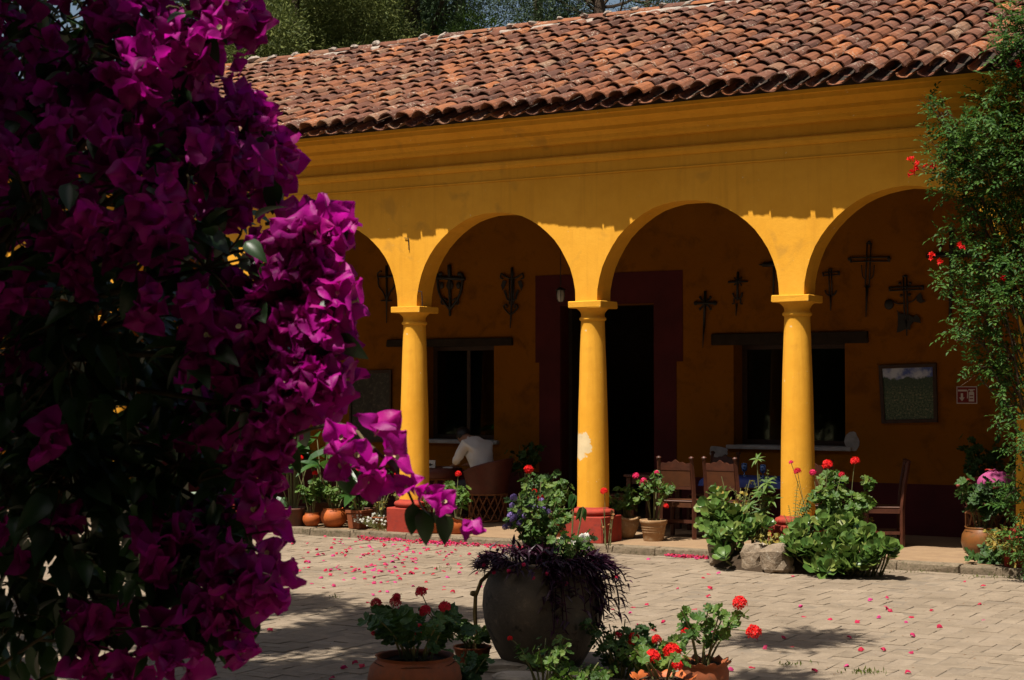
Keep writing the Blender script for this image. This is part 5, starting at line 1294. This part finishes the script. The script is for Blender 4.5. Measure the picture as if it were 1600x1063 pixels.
# ================================================================== THE CLIMBING PLANT AT THE RIGHT
VW = np.array([COLX + 2 * D + .16, 17.50, FZ]); vine = thing('climbing_plant', 'tall climbing plant with small leaves and red trumpet flowers at the right column', 'climber', VW)
q = random.Random(21); items = []; tw = []
LOBES = [(1590, 90, 45, 70), (1570, 165, 55, 45), (1535, 205, 60, 42), (1500, 240, 55, 38), (1545, 260, 60, 45), (1585, 230, 50, 60), (1495, 285, 48, 28), (1540, 315, 50, 40), (1590, 320, 40, 60), (1480, 215, 32, 22), (1530, 405, 50, 38), (1500, 440, 42, 26), (1570, 450, 45, 45), (1530, 490, 38, 32), (1510, 520, 30, 18), (1560, 540, 45, 38), (1535, 575, 30, 18), (1580, 600, 35, 40), (1510, 360, 42, 30), (1590, 395, 40, 40), (1470, 175, 12, 26), (1455, 160, 10, 14), (1640, 200, 60, 120), (1650, 420, 50, 120), (1640, 60, 60, 60), (1470, 248, 22, 12), (1610, 20, 40, 50), (1592, 690, 16, 42), (1582, 775, 26, 34), (1600, 845, 22, 40), (1575, 655, 14, 22)]
for (px, py, rx, ry) in LOBES:
    Y = 17.2 + q.uniform(-.2, .15); c_ = at_y(px, py, Y); s = FPX / ((c_ - EYE) @ _fh); n = int(rx * ry / 15)
    b = VW + np.array([q.uniform(-.1, .1), 0, max(.3, c_[2] - FZ - .9) * q.uniform(.5, .95)])
    P = bez(b, b * .4 + c_ * .6 + np.array([0, -.05, .35]), c_, 8) - VW; tw.append(tube(P, np.linspace(.012, .004, 8), 5, False))
    for k in range(9):
        e = c_ + np.array([q.gauss(0, .5) * rx / s, q.gauss(0, .22), q.gauss(0, .55) * ry / s]) - VW; tw.append(tube(bez(P[4 + k % 4], (P[5] + e) / 2 + np.array([0, 0, .08]), e, 6), np.linspace(.005, .002, 6), 4, False))
    for k in range(n):
        d = np.array([q.gauss(0, 1), q.gauss(0, 1), q.gauss(0, 1)]); d = d / np.linalg.norm(d) * q.uniform(.2, 1.0) ** .6
        p = c_ + np.array([d[0] * rx / s, d[1] * .30, d[2] * ry / s]) - VW
        dd = np.array([q.gauss(-.25, .7), q.gauss(-.35, .5), q.gauss(.05, .6)]); items.append((q.randrange(4), lookm(p, dd, (q.gauss(0, .3), -.5, 1), q.uniform(.08, .19))))
P = [VW + np.array([0, -.02, 0]), VW + np.array([.03, -.06, 1.0]), VW + np.array([-.05, -.03, 2.0]), VW + np.array([.0, -.08, 3.2]), VW + np.array([-.1, -.1, 4.4]), VW + np.array([.05, -.1, 5.3])]
ob('trunk', tube(np.array(P) - VW, [.036, .032, .028, .024, .018, .010], 8), M['vinestem'], vine, True)
for k in range(3):
    o_ = q.uniform(-.05, .25); PP = [(o_ + .05 * math.sin(j * 1.7 + k), -.05 - .03 * math.cos(j + k), j * .75) for j in range(7)]; ob('limb', tube(PP, np.linspace(.014, .006, 7), 6), M['vinestem'], vine, True)
for (a, b_) in (((1596, 690), (1545, 560)), ((1600, 650), (1530, 590)), ((1598, 560), (1505, 380)), ((1596, 640), (1570, 480))):
    p0, p1 = at_y(*a, 17.25) - VW, at_y(*b_, 17.15) - VW; ob('limb', tube(bez(p0, (p0 + p1) / 2 + np.array([.05, 0, -.12]), p1, 8), np.linspace(.014, .006, 8), 6), M['vinestem'], vine, True)
ob('twig', cat(tw), M['vinestem'], vine, kind='stuff')
scatter(vine, 'leaf', PINN, items, M['vineleaf'], 300, 9, .9, 'foliage')
def trumpet():
    t = lathe([(.006, 0), (.008, .03), (.014, .05), (.030, .060)], 10, lambda i, a, r, z: (r * (1 + (.35 * math.cos(a * 5) if i == 3 else 0)), z))
    return t
TRM = trumpet()
for k, (px, py) in enumerate(((1425, 255), (1428, 274), (1426, 266), (1440, 262), (1463, 262), (1472, 408), (1456, 404), (1500, 388), (1570, 438), (1590, 104))):
    p = at_y(px, py, 16.9) - VW
    fl_ = cat([xf(TRM, orient((rnd(-.02, .02), rnd(-.02, .02), rnd(-.02, .02)), (rnd(-1, 1), rnd(-1.2, .2), rnd(-.3, 1)), 0, .85)) for _ in range(3)])
    ob('flower', fl_, M['redflower'], vine, M=TRS(p))
    if k < 5: ob('flower_stalk', tube(bez(at_y(1475, 275, 17.0) - VW, at_y(1450, 268, 16.95) - VW, p, 5), .003, 4), M['vinestem'], vine)

# ================================================================== FALLEN BRACTS
PT = [bract_t(1, .9, c_, i, 3, 3) for i, c_ in enumerate((.35, .55, .2))]; pme = [mesh('fallen_bract', t, M['petal']) for t in PT]
q = random.Random(31); pts = []
for _ in range(185): pts.append((q.triangular(430, 800, 600), q.triangular(832, 930, 865)))
for _ in range(32): pts.append((q.uniform(800, 1130), q.uniform(862, 990)))
for _ in range(20): pts.append((q.uniform(1130, 1560), q.uniform(890, 1060)))
for _ in range(22): pts.append((q.uniform(330, 760), q.uniform(920, 1062)))
pts += [(1346, 1019), (1330, 1000), (1378, 1017), (1424, 966), (1472, 980), (1355, 940), (1252, 951), (1343, 975), (1318, 1043), (1191, 1015), (1222, 998), (1527, 946), (540, 1045), (640, 1055), (1395, 880)]
for (px, py) in pts:
    p = CW(px, py); zz = 0.004
    if p[1] > STEP_Y - .02: p[1] = STEP_Y - rnd(.02, .2)
    o = link('fallen_bract', pme[q.randrange(3)]); o.location = (p[0], p[1], zz); s = q.uniform(.042, .066); o.scale = (s, s, s); o.rotation_euler = (q.uniform(-.5, .5), q.uniform(-.5, .5), q.uniform(0, 6.3))
    lab, gr = (('faded pink bract lying on the sunlit paving between bougainvillea and jar', 'bracts fallen left of the jar, near the step') if px < 800 and py < 925 else ('fallen bract on the dappled paving near the terracotta bowl, bottom left', 'bracts fallen on the dappled paving') if px < 800 else ('fallen bract on the open paving between the jar and the flower bed', 'bracts fallen before the flower bed') if px < 1130 else ('lone fallen bract on the bare sunlit paving at right', 'bracts scattered at the right'))
    tag(o, lab, 'petal', gr)
dr = []
for _ in range(520):
    if q.random() < .75: px, Y = q.uniform(560, 835), STEP_Y - abs(q.gauss(0, .10)) - .02
    else: px, Y = q.uniform(1040, 1110), STEP_Y - abs(q.gauss(0, .05)) - .02
    x = at_y(px, 840, Y)[0]; dr.append(TRS((x, Y, .006 + q.random() * .02), (q.uniform(-.8, .8), q.uniform(-.8, .8), q.uniform(0, 6)), q.uniform(.028, .045)))
for _ in range(130):
    p = CW(700 + q.gauss(0, 11), 848 + q.gauss(0, 2)); dr.append(TRS((p[0], min(p[1], STEP_Y - .05), .006), (q.uniform(-.6, .6), q.uniform(-.6, .6), q.uniform(0, 6)), q.uniform(.028, .045)))
ob('bract_drift', cat([many(PT[i], dr[i::3]) for i in range(3)]), M['petal'], kind='stuff')
# crumbs, twigs and dry leaves on the paving
cr = []
for _ in range(700):
    p = CW(q.uniform(250, 1620), q.uniform(846, 1100)); cr.append(TRS((p[0], min(p[1], STEP_Y - .02), .003), (q.uniform(-.4, .4), q.uniform(-.4, .4), q.uniform(0, 6)), q.uniform(.008, .028)))
ob('leaf_litter', many(ovate(1, .4, .3, .2, 2, 2), cr), M['dryfl'], kind='stuff')

# ================================================================== THE BOUGAINVILLEA IN FRONT
FT = cat([lathe([(.0012, 0), (.0022, .012), (.0020, .024), (.0050, .027), (.001, .026)], 6)])
def flower_set(seed, n, m):
    r0 = random.Random(seed); out = []
    for k in range(3):
        b = bract_t(r0.uniform(.046, .057), r0.uniform(.042, .053), r0.uniform(.14, .34), r0.uniform(0, 6), n, m)
        out.append(xf(b, TRS((0, 0, .002), (0, 0, k * 2.094 + r0.uniform(-.15, .15))) @ TRS((0, 0, 0), (r0.uniform(.30, 1.15), r0.uniform(-.3, .3), 0))))
    return out
FS = [flower_set(i, 6, 5) for i in range(6)]
FLO = [cat(flower_set(i, 4, 3) + [FT]) for i in range(6)]; FHI = [cat(s + [FT]) for s in FS]
BL = [ovate(1, .62, .16, d, 6, 4, heart=.15, base=.62) for d in (.1, .35, .6)]
BW = at_d(-330, 1500, 3.35); BW = np.array([BW[0], BW[1], 0.0])
bush = thing('bougainvillea', 'huge shaded magenta bougainvillea filling the left foreground', 'shrub', BW)
q = random.Random(5)
# (px, py, distance, radius px, flowers, leaves)
L_ = [(120, 90, 3.15, 170, 70, 40), (225, 110, 3.05, 105, 54, 22), (45, 320, 3.1, 170, 60, 40), (200, 290, 3.0, 140, 64, 26), (290, 275, 3.0, 85, 34, 12), (320, 30, 2.95, 55, 18, 6),
      (150, 520, 3.15, 190, 13, 190), (320, 420, 3.0, 120, 44, 24), (330, 560, 3.05, 130, 28, 60), (395, 640, 3.0, 80, 26, 8), (430, 560, 3.0, 90, 34, 8), (110, 730, 3.2, 200, 9, 230), (280, 730, 3.15, 130, 12, 110),
      (350, 800, 3.05, 80, 9, 30), (120, 880, 3.15, 140, 6, 75), (270, 880, 3.05, 90, 10, 50), (330, 870, 3.0, 70, 18, 16), (40, 980, 3.1, 90, 3, 50), (170, 970, 3.05, 60, 5, 22),
      (430, 250, 3.2, 38, 0, 0)]
CL = [(385, 28, 2.95, 30, 7), (340, 8, 2.95, 34, 8), (395, 160, 3.25, 34, 9), (372, 190, 3.2, 36, 9), (415, 215, 3.2, 30, 7), (432, 262, 3.15, 34, 9), (385, 262, 3.15, 40, 9), (350, 290, 3.1, 40, 9), (435, 300, 3.1, 20, 4), (330, 200, 3.15, 40, 9),
      (500, 368, 2.95, 34, 11), (460, 390, 2.95, 38, 11), (512, 350, 3.0, 24, 7), (445, 430, 2.95, 40, 10), (500, 430, 2.95, 38, 10), (520, 480, 2.9, 30, 9), (480, 500, 2.95, 40, 11), (508, 530, 2.9, 26, 8), (490, 570, 2.92, 38, 11), (510, 600, 2.9, 20, 5), (470, 590, 2.95, 42, 11), (495, 625, 2.95, 30, 7), (425, 690, 2.95, 34, 9), (420, 640, 2.95, 44, 11), (415, 745, 2.95, 30, 8),
      (415, 785, 2.92, 26, 6), (400, 860, 2.92, 20, 3), (370, 900, 2.92, 40, 11), (432, 905, 2.88, 28, 7), (400, 930, 2.9, 26, 5), (375, 985, 2.9, 26, 5), (330, 960, 2.95, 40, 9), (245, 985, 2.95, 22, 4), (287, 1035, 2.9, 24, 6), (210, 1030, 2.95, 30, 5), (160, 960, 3.0, 30, 6), (140, 1040, 3.0, 26, 3)]
OFF = [(40, 80, 3.75, 260, 0, 330), (190, 120, 3.7, 150, 0, 190), (60, 350, 3.8, 260, 0, 330), (250, 380, 3.75, 190, 0, 230), (80, 600, 3.8, 260, 0, 380), (290, 590, 3.75, 160, 0, 210), (120, 770, 3.7, 170, 0, 130), (-140, 150, 3.3, 260, 130, 80), (-160, 560, 3.3, 260, 90, 130), (-150, 950, 3.4, 240, 16, 200), (60, -160, 3.2, 230, 120, 60), (270, -150, 3.2, 160, 70, 30), (-420, 300, 3.6, 330, 120, 120), (-420, 800, 3.7, 320, 80, 140), (-200, -350, 3.4, 320, 120, 90), (-500, 1150, 3.7, 260, 16, 140)]
fl_items, lf_items, br = [], [], []
def add_flower(p, d, s=1.0): fl_items.append((q.randrange(6), orient(p - BW, d, q.uniform(0, 6.28), s)))
def add_leaf(p, d, s=.055): lf_items.append((q.randrange(3), lookm(p - BW, d, (q.gauss(0, .5), q.gauss(-.3, .4), 1), s)))
hub = at_d(-160, 600, 3.4)
def branch(a, b, r0, r1, sag=.06):
    P = bez(a - BW, (a + b) / 2 - BW + np.array([q.gauss(0, .05), q.gauss(0, .05), sag]), b - BW, 8); br.append(tube(P, np.linspace(r0, r1, 8), 5, False))
def lobe(px, py, dist, rp, nf, nl, hub_=None):
    c_ = at_d(px, py, dist); r = rp / (FPX / dist)
    branch(hub if hub_ is None else hub_, c_, .012, .004)
    k = 0
    while k < nf:
        d = np.array([q.gauss(0, 1), q.gauss(0, 1), q.gauss(.15, 1)]); d /= np.linalg.norm(d)
        p = c_ + d * r * q.uniform(.68, 1.03)
        if q.random() < .5: branch(c_, p - d * .01, .003, .0018, .02)
        for j in range(3):
            add_flower(p + np.array([q.gauss(0, .022), q.gauss(0, .022), q.gauss(0, .022)]), d + np.array([q.gauss(0, .5), q.gauss(0, .5), q.gauss(0, .5)]), q.uniform(.75, 1.12)); k += 1
        if q.random() < .5: add_leaf(p - d * .03, d + RNG.normal(0, .5, 3) + np.array([0, 0, -.4]), q.uniform(.045, .07))
    for j in range(nl):
        d = np.array([q.gauss(0, 1), q.gauss(0, 1), q.gauss(0, 1)]); d /= np.linalg.norm(d); p = c_ + d * r * q.uniform(.25, 1.0)
        add_leaf(p, d + RNG.normal(0, .5, 3) + np.array([0, 0, -.5]), q.uniform(.045, .075))
        if q.random() < .25: branch(c_, p, .003, .0015, .03)
for a in L_ + OFF: lobe(*a)
for (px, py, dist, rp, nf) in CL:
    c_ = at_d(px, py, dist); r = rp / (FPX / dist); b = at_d(px - q.uniform(60, 130), py + q.uniform(-30, 50), dist + .1); branch(b, c_, .004, .002, .02)
    for j in range(nf):
        d = np.array([q.gauss(.1, 1), q.gauss(-.4, 1), q.gauss(.1, 1)]); d /= np.linalg.norm(d)
        add_flower(c_ + d * r * q.uniform(.2, .75), d + RNG.normal(0, .3, 3), q.uniform(.8, 1.12))
    for j in range(max(1, nf // 4)): add_leaf(c_ + RNG.normal(0, r * .5, 3), (q.gauss(0, .5), q.gauss(0, .5), -1), q.uniform(.045, .065))
# the sprig reaching out to the right
s0, s1, s2, s3 = at_d(440, 690, 2.95), at_d(570, 690, 2.75), at_d(650, 800, 2.72), at_d(738, 818, 2.7)
branch(s0, s1, .004, .003); branch(s1, s2, .003, .0022, .01); branch(s2, s3, .0022, .0015, .01)
for (px, py, dx, dy, sc) in ((548, 690, -.5, .3, 1.0), (585, 682, .5, .8, 1.1), (602, 712, .9, -.1, 1.05), (572, 735, .1, -.8, 1.0), (548, 718, -.6, -.4, 1.0), (590, 742, .4, -.8, 1.0), (560, 710, 0, 0, 1.0),
                             (640, 768, -.2, .4, .75), (664, 772, .6, .2, .7), (692, 792, .2, .5, .72)):
    p = at_d(px, py, 2.7 + q.uniform(-.03, .04)); add_flower(p, _r * dx + _z * dy - _fh * .8, sc)
p = at_d(737, 812, 2.68); add_flower(p, _r * .3 - _z * .9 - _fh * .35, .62)
for (px, py, L2) in ((655, 800, .04), (660, 825, .055), (686, 822, .04), (697, 832, .05), (645, 815, .05), (540, 760, .05), (610, 735, .03), (680, 790, .035)):
    p = at_d(px, py - 25, 2.7); add_leaf(p, (q.gauss(0, .2), q.gauss(0, .2), -1), L2)
for (px, py) in ((345, 990), (395, 985), (330, 1010), (355, 1020), (380, 975), (265, 1000), (200, 1010), (60, 1040), (100, 1000), (215, 960), (310, 950), (290, 985)):
    add_leaf(at_d(px, py - 20, 2.95), (q.gauss(0, .25), q.gauss(0, .25), -1), q.uniform(.05, .075))
for a, b in (((120, 985), (290, 985)), ((60, 1000), (230, 1040)), ((150, 930), (400, 975)), ((300, 880), (420, 830)), ((0, 1040), (120, 960)), ((250, 1000), (380, 1015)), ((30, 900), (180, 990))):
    branch(at_d(*a, 3.0), at_d(*b, 2.93), .0035, .0018, .01)
# visible flowers: the nearest ones have each bract as a piece of its own
W_ = np.array([m[:3, 3] for _, m in fl_items]) + BW; x, y, z = proj(W_)
zb = {}
for i in np.argsort(z):
    cell = (int(x[i] // 18), int(y[i] // 18))
    zb.setdefault(cell, z[i])
def seen(i): 
    if not (-20 < x[i] < 1620 and -20 < y[i] < 1080): return False
    return z[i] <= min(zb.get((int(x[i] // 18) + a, int(y[i] // 18) + b), 9e9) for a in (-1, 0, 1) for b in (-1, 0, 1)) + .05
vis = sorted([i for i in range(len(fl_items)) if seen(i)], key=lambda i: (0 if (x[i] > 330) else 1, z[i]))
split, whole = set(vis[:100]), set(vis[100:300])
bme = [[mesh('bract', t, M['bract'], True) for t in s] for s in FS]; tme = mesh('flower', FT, M['stamen']); wme = []
for t in FHI:
    me = mesh('flower', t, M['bract'], True); wme.append(me)
for i in list(vis[:300]):
    k, m = fl_items[i]
    if i in split:
        o = link('flower', tme, bush, m)
        for b in bme[k]: link('bract', b, o)
    else: link('flower', wme[k], bush, m)
rest = [fl_items[i] for i in range(len(fl_items)) if i not in split and i not in whole]
ob('flower_mass', cat([many(FLO[k], [m for kk, m in rest if kk == k]) for k in range(6)]), M['bract'], bush, True, kind='stuff')
scatter(bush, 'leaf', BL, lf_items, M['bleaf'], 300, 14, .9, 'leaf_mass', smooth=True, cull=True)
ob('twig', cat(br), M['twig'], bush, True, kind='stuff')
tb_ = [np.array([0, 0, 0]), np.array([.05, .0, .7]), (hub - BW) * np.array([.8, .8, .75]), hub - BW]
ob('trunk', tube(tb_, [.09, .075, .06, .03], 9), M['bark'], bush, True)
for t in (at_d(-100, 100, 3.2), at_d(-300, -300, 3.5), at_d(100, 400, 3.4), at_d(-350, 700, 3.6), at_d(60, 850, 3.2), at_d(200, 200, 3.3)):
    ob('limb', tube(bez(hub - BW, (hub + t) / 2 - BW + np.array([0, 0, .12]), t - BW, 9), np.linspace(.03, .008, 9), 7), M['bark'], bush, True)

# ================================================================== TREES
def crown_mesh(blobs, n, T_, size, seed, fill=.35):
    r0 = np.random.default_rng(seed); vol = np.array([b[3] ** 2 for b in blobs]); pick = r0.choice(len(blobs), n, p=vol / vol.sum()); by = [[] for _ in T_]
    for i in pick:
        bx, by_, bz, r, *sq = blobs[i]; d = r0.normal(0, 1, 3); d /= np.linalg.norm(d); k = r0.uniform(fill, 1.05) ** .6
        p = np.array([bx, by_, bz]) + d * r * k * np.array([1, 1, sq[0] if sq else .8])
        by[r0.integers(len(T_))].append(orient(p, d * .7 + np.array([0, 0, .55]) + r0.normal(0, .35, 3), r0.uniform(0, 6), size * r0.uniform(.6, 1.25)))
    return cat([many(t, b) for t, b in zip(T_, by) if b])
NEED = [sprig_t(i, 22, .24, .95, .165) for i in range(3)]; LEAFY = [sprig_t(10 + i, 14, .34, 1.1, .34) for i in range(3)]; FINE = [sprig_t(30 + i, 22, .20, 1.2, .26) for i in range(3)]
def tree(name, label, px, Y, trunk_r, H, blobs, mat, n, T_, size, seed, lean=(0, 0), bark='bark', group='trees behind the roof', limbs=True, fill=.35, loc=None):
    p = at_y(px, 300, Y) if loc is None else np.array(loc); W = np.array([p[0], p[1], 0.0]); t = thing(name, label, 'tree', W, group=group)
    P = [np.array([lean[0] * k * k, lean[1] * k * k, H * k]) + np.array([.06 * math.sin(seed + k * 7), .06 * math.cos(seed * 2 + k * 5), 0]) * H * .1 for k in np.linspace(0, 1, 9)]
    ob('trunk', tube(P, np.linspace(trunk_r, trunk_r * .35, 9), 12), M[bark], t, True)
    if limbs:
        q2 = random.Random(seed)
        for b in blobs[:14]:
            k = min(.95, max(.25, (b[2] - b[3] * .6) / H)); s_ = P[int(k * 8)]; e_ = np.array(b[:3]); ob('limb', tube(bez(s_, (s_ + e_) / 2 + np.array([0, 0, -.15 * b[3]]), e_, 6), np.linspace(trunk_r * .35, .03, 6), 6), M[bark], t)
    if n: ob('crown', crown_mesh(blobs, n, T_, size, seed, fill), M[mat], t)
    return t
def pile(seed, n, R0, z0, z1, r0, r1, top=.5):
    q2 = random.Random(seed); out = []
    for i in range(n):
        k = i / max(1, n - 1); zz = z0 + (z1 - z0) * k; a = q2.uniform(0, 6.28); rr = R0 * (1 - (1 - top) * k) * q2.uniform(.3, 1)
        out.append((math.cos(a) * rr, math.sin(a) * rr, zz, q2.uniform(r0, r1)))
    return out
tree('juniper_tree', 'broad olive green juniper behind the left part of the roof', 455, 33.0, .30, 12, pile(1, 62, 2.9, 7.5, 13.2, .55, .95, .7), 'cypress', 4600, NEED, .85, 1)
tree('juniper_tree', 'olive green juniper nearest the bougainvillea, leftmost behind the roof', 345, 34.5, .28, 11, pile(2, 48, 2.4, 7.5, 12.7, .55, .9, .7), 'cypress', 3800, NEED, .80, 2)
tree('juniper_tree', 'juniper with a paler leafy top just left of the thick trunk', 560, 35.0, .28, 12, pile(3, 50, 2.4, 7.5, 13.4, .55, .9, .8), 'cypress', 4200, NEED, .75, 3)
tree('pine_tree', 'pine with a thick bare trunk rising behind the roof', 640, 37.0, .42, 17, pile(4, 16, 3.2, 12.2, 18, 1.0, 1.7, .8), 'pine', 2600, NEED, .9, 4)
tree('leafy_tree', 'bright leafy tree just right of the thick trunk', 682, 36.0, .2, 10, pile(5, 20, 1.3, 6, 11.2, .6, 1.0, .8), 'brightleaf', 2200, FINE, .9, 5)
tree('pine_tree', 'dark pine filling the gap left of the sky patch', 722, 40.0, .35, 15, pile(6, 18, 1.2, 8, 11.6, .6, .9, .8), 'pine', 2400, NEED, .8, 6)
tree('pine_tree', 'low bushy pine under the sky patch', 775, 38.0, .25, 10, pile(7, 16, 1.4, 6, 10.2, .6, 1.0, .7), 'cypress', 1900, NEED, .7, 7)
tree('oak_tree', 'dense dark tree right of the sky patch', 838, 41.0, .35, 14, pile(8, 26, 1.7, 7, 15.5, .7, 1.15, .9), 'pine', 3600, NEED, .75, 8)
tree('oak_tree', 'big dark tree far back behind the junipers', 400, 47.0, .4, 14, pile(21, 22, 3.2, 8, 15, 1.2, 1.8, .8), 'pine', 2200, LEAFY, 1.9, 21, limbs=False)
tree('oak_tree', 'big dark tree far back behind the thick bare trunk', 590, 48.0, .4, 14, pile(22, 16, 1.8, 8, 15, 1.0, 1.5, .8), 'pine', 2000, LEAFY, 1.9, 22, limbs=False)
def bare(label, px, Y, r, H, seed, lean):
    t = tree('bare_tree', label, px, Y, r, H, [], 'pine', 0, NEED, .5, seed, lean=lean, limbs=False); q2 = random.Random(seed); Ls = []; tips = []
    for i in range(46):
        z_ = H * q2.uniform(.42, .92); k = z_ / H; b = np.array([lean[0] * k * k, lean[1] * k * k, z_]); a = q2.uniform(0, 6.28); ln = q2.uniform(1.2, 3.0); e_ = b + np.array([math.cos(a) * ln, math.sin(a) * ln * .7, ln * q2.uniform(-.1, .9)])
        P = bez(b, (b + e_) / 2 + RNG.normal(0, .25, 3), e_, 7); Ls.append(tube(P, np.linspace(.055, .012, 7), 5, False))
        for j in range(9):
            s_ = P[q2.randrange(2, 7)]; f_ = s_ + RNG.normal(0, .42, 3); Ls.append(tube([s_, (s_ + f_) / 2 + RNG.normal(0, .06, 3), f_], [.016, .011, .006], 3, False)); tips.append(f_)
    ob('branch', cat(Ls), M['bark'], t, kind='stuff')
    ob('crown', cat([xf(NEED[i % 3], orient(tp_, (q2.gauss(0, 1), q2.gauss(0, 1), .6), q2.uniform(0, 6), q2.uniform(.22, .42))) for i, tp_ in enumerate(tips) if i % 3 == 0]), M['pine'], t)
bare('almost bare tree with a leaning trunk against the sky', 962, 39.0, .30, 16, 9, (-.9, 0)); bare('thin twiggy tree just right of the dense dark one', 912, 41.0, .18, 14, 10, (.7, 0)); bare('thin twiggy tree right of the leaning trunk', 1010, 43.0, .16, 15, 12, (.2, 0))
tree('pine_tree', 'dark dense pine furthest right above the ridge', 1075, 41.0, .35, 15, pile(11, 26, 2.0, 8, 15.5, .8, 1.3, .9), 'pine', 2800, NEED, .8, 11)
# trees on the camera's side of the courtyard: they give the shade and stand for the wooded garden behind
def crown_from(targets, h0, h1, rad, q2):
    out = []
    for g_ in targets:
        h = q2.uniform(h0, h1); s_ = (h - g_[2]) / SUND[2]; c_ = np.array(g_) + SUND * s_; out.append((c_[0], c_[1], c_[2], rad * q2.uniform(.75, 1.2)))
    return out
def shade_tree(label, loc, tg, h0, h1, rad, n, seed, size=.85, small=()):
    q2 = random.Random(seed); W = np.array([loc[0], loc[1], 0.0]); bl = [(b[0] - W[0], b[1] - W[1], b[2], b[3]) for b in crown_from(tg, h0, h1, rad, q2) + crown_from(small, h0, h1, rad * .45, q2)]
    t = thing('shade_tree', label, 'tree', W, group='shade trees over the courtyard'); H = h0 + 1.2
    P = [np.array([.1 * math.sin(k * 5), .1 * math.cos(k * 4), H * k]) for k in np.linspace(0, 1, 8)]; ob('trunk', tube(P, np.linspace(.26, .12, 8), 12), M['bark'], t, True)
    for b in bl: e_ = np.array(b[:3]); s_ = P[4 + (int(b[0] * 10) % 3)]; ob('limb', tube(bez(s_, (s_ + e_) / 2 + np.array([0, 0, .3]), e_, 7), np.linspace(.07, .02, 7), 5), M['bark'], t)
    ob('crown', crown_mesh(bl, n, LEAFY, size, seed, .05), M['brightleaf'], t)
tg = [CW(x_, y_) for x_, y_ in ((300, 965), (420, 945), (350, 1010), (470, 1000), (250, 1050), (400, 1060), (560, 985), (560, 1045), (640, 1010), (470, 1090), (620, 1100), (680, 1110), (100, 1000), (50, 950), (150, 1090), (-100, 1050)  , (640, 962))]
tg += [at_d(640, 960, 10.3), at_d(600, 1000, 10.3)]
tgs = [at_d(790, 955, 11.2), at_d(830, 965, 11.1), at_d(875, 975, 11.1), at_d(800, 1015, 11.2), at_d(860, 1020, 11.1), at_d(910, 960, 11.2), at_d(770, 990, 11.4), CW(1215, 1003), CW(1265, 996), CW(1200, 1060)]
shade_tree('tall leafy tree left of the courtyard that throws dappled shade on the paving', (-9.6, 3.4), tg, 6.4, 8.2, .50, 6000, 41, .52, tgs)
tg = []
for y_ in range(-240, 1130, 80):
    xm = -50 if y_ < 330 else 130 if y_ < 660 else 215
    for x_ in range(-560, xm + 1, 90): tg.append(at_d(min(x_ + random.uniform(-25, 25), xm), y_ + random.uniform(-25, 25), random.uniform(2.95, 3.45)))
tg += [at_d(390, 900, 2.9), at_d(330, 980, 2.95), at_d(300, 880, 2.9)]
tg += [at_d(x_ + random.uniform(-60, 60), y_, random.uniform(2.6, 3.6)) for x_ in range(-1500, -600, 150) for y_ in range(-400, 1300, 210)]  # outer clumps added to block sky light and darken the bush
shade_tree('leafy tree standing beside the bougainvillea and shading it', (-3.4, -1.9), tg, 4.4, 6.4, .16, 9500, 43, .33)
xs = [(x_ + random.uniform(-.4, .4), y_ + random.uniform(-.4, .4), random.uniform(6.0, 7.6)) for x_ in np.arange(-9.5, -3.5, 1.15) for y_ in np.arange(-4.5, 1.4, 1.2)]
shade_tree('unseen leafy tree added to keep sky light off the bougainvillea', (-7.2, -1.6), [np.array(p_) - SUND * (p_[2] / SUND[2]) for p_ in xs], 6.2, 7.6, .85, 2800, 47, 1.0)  # out-of-view crown, put in only to cut the ambient light on the bush
gm = crown_mesh(pile(51, 32, 3.2, 1.2, 15, 1.5, 2.4, .6), 2600, LEAFY, 2.3, 51, .2); gme = mesh('crown', gm, M['brightleaf'])
gtm = mesh('trunk', tube([(0, 0, 0), (.1, .1, 6), (-.1, .2, 13)], [.4, .3, .12], 10), M['bark'])
for k in range(26):
    gx = -58 + k * 3.9 + rnd(-.8, .8); gy = -13.5 + rnd(-2, 2)
    if k >= 21: gx, gy = ((-8.5, -11.5), (-3, -10.5), (3.5, -9.5), (9.5, -6), (11.5, 1.5))[k - 21]  # nearer unseen trees added to dim the sky light reaching the bush
    gt = thing('garden_tree', 'tall dense tree on the far garden side of the courtyard, outside the picture', 'tree', (gx, gy, 0), rnd(0, 6), 'garden trees opposite the house')
    link('trunk', gtm, gt); link('crown', gme, gt, TRS((0, 0, rnd(-.5, 1)), (0, 0, 0), rnd(.9, 1.15)))
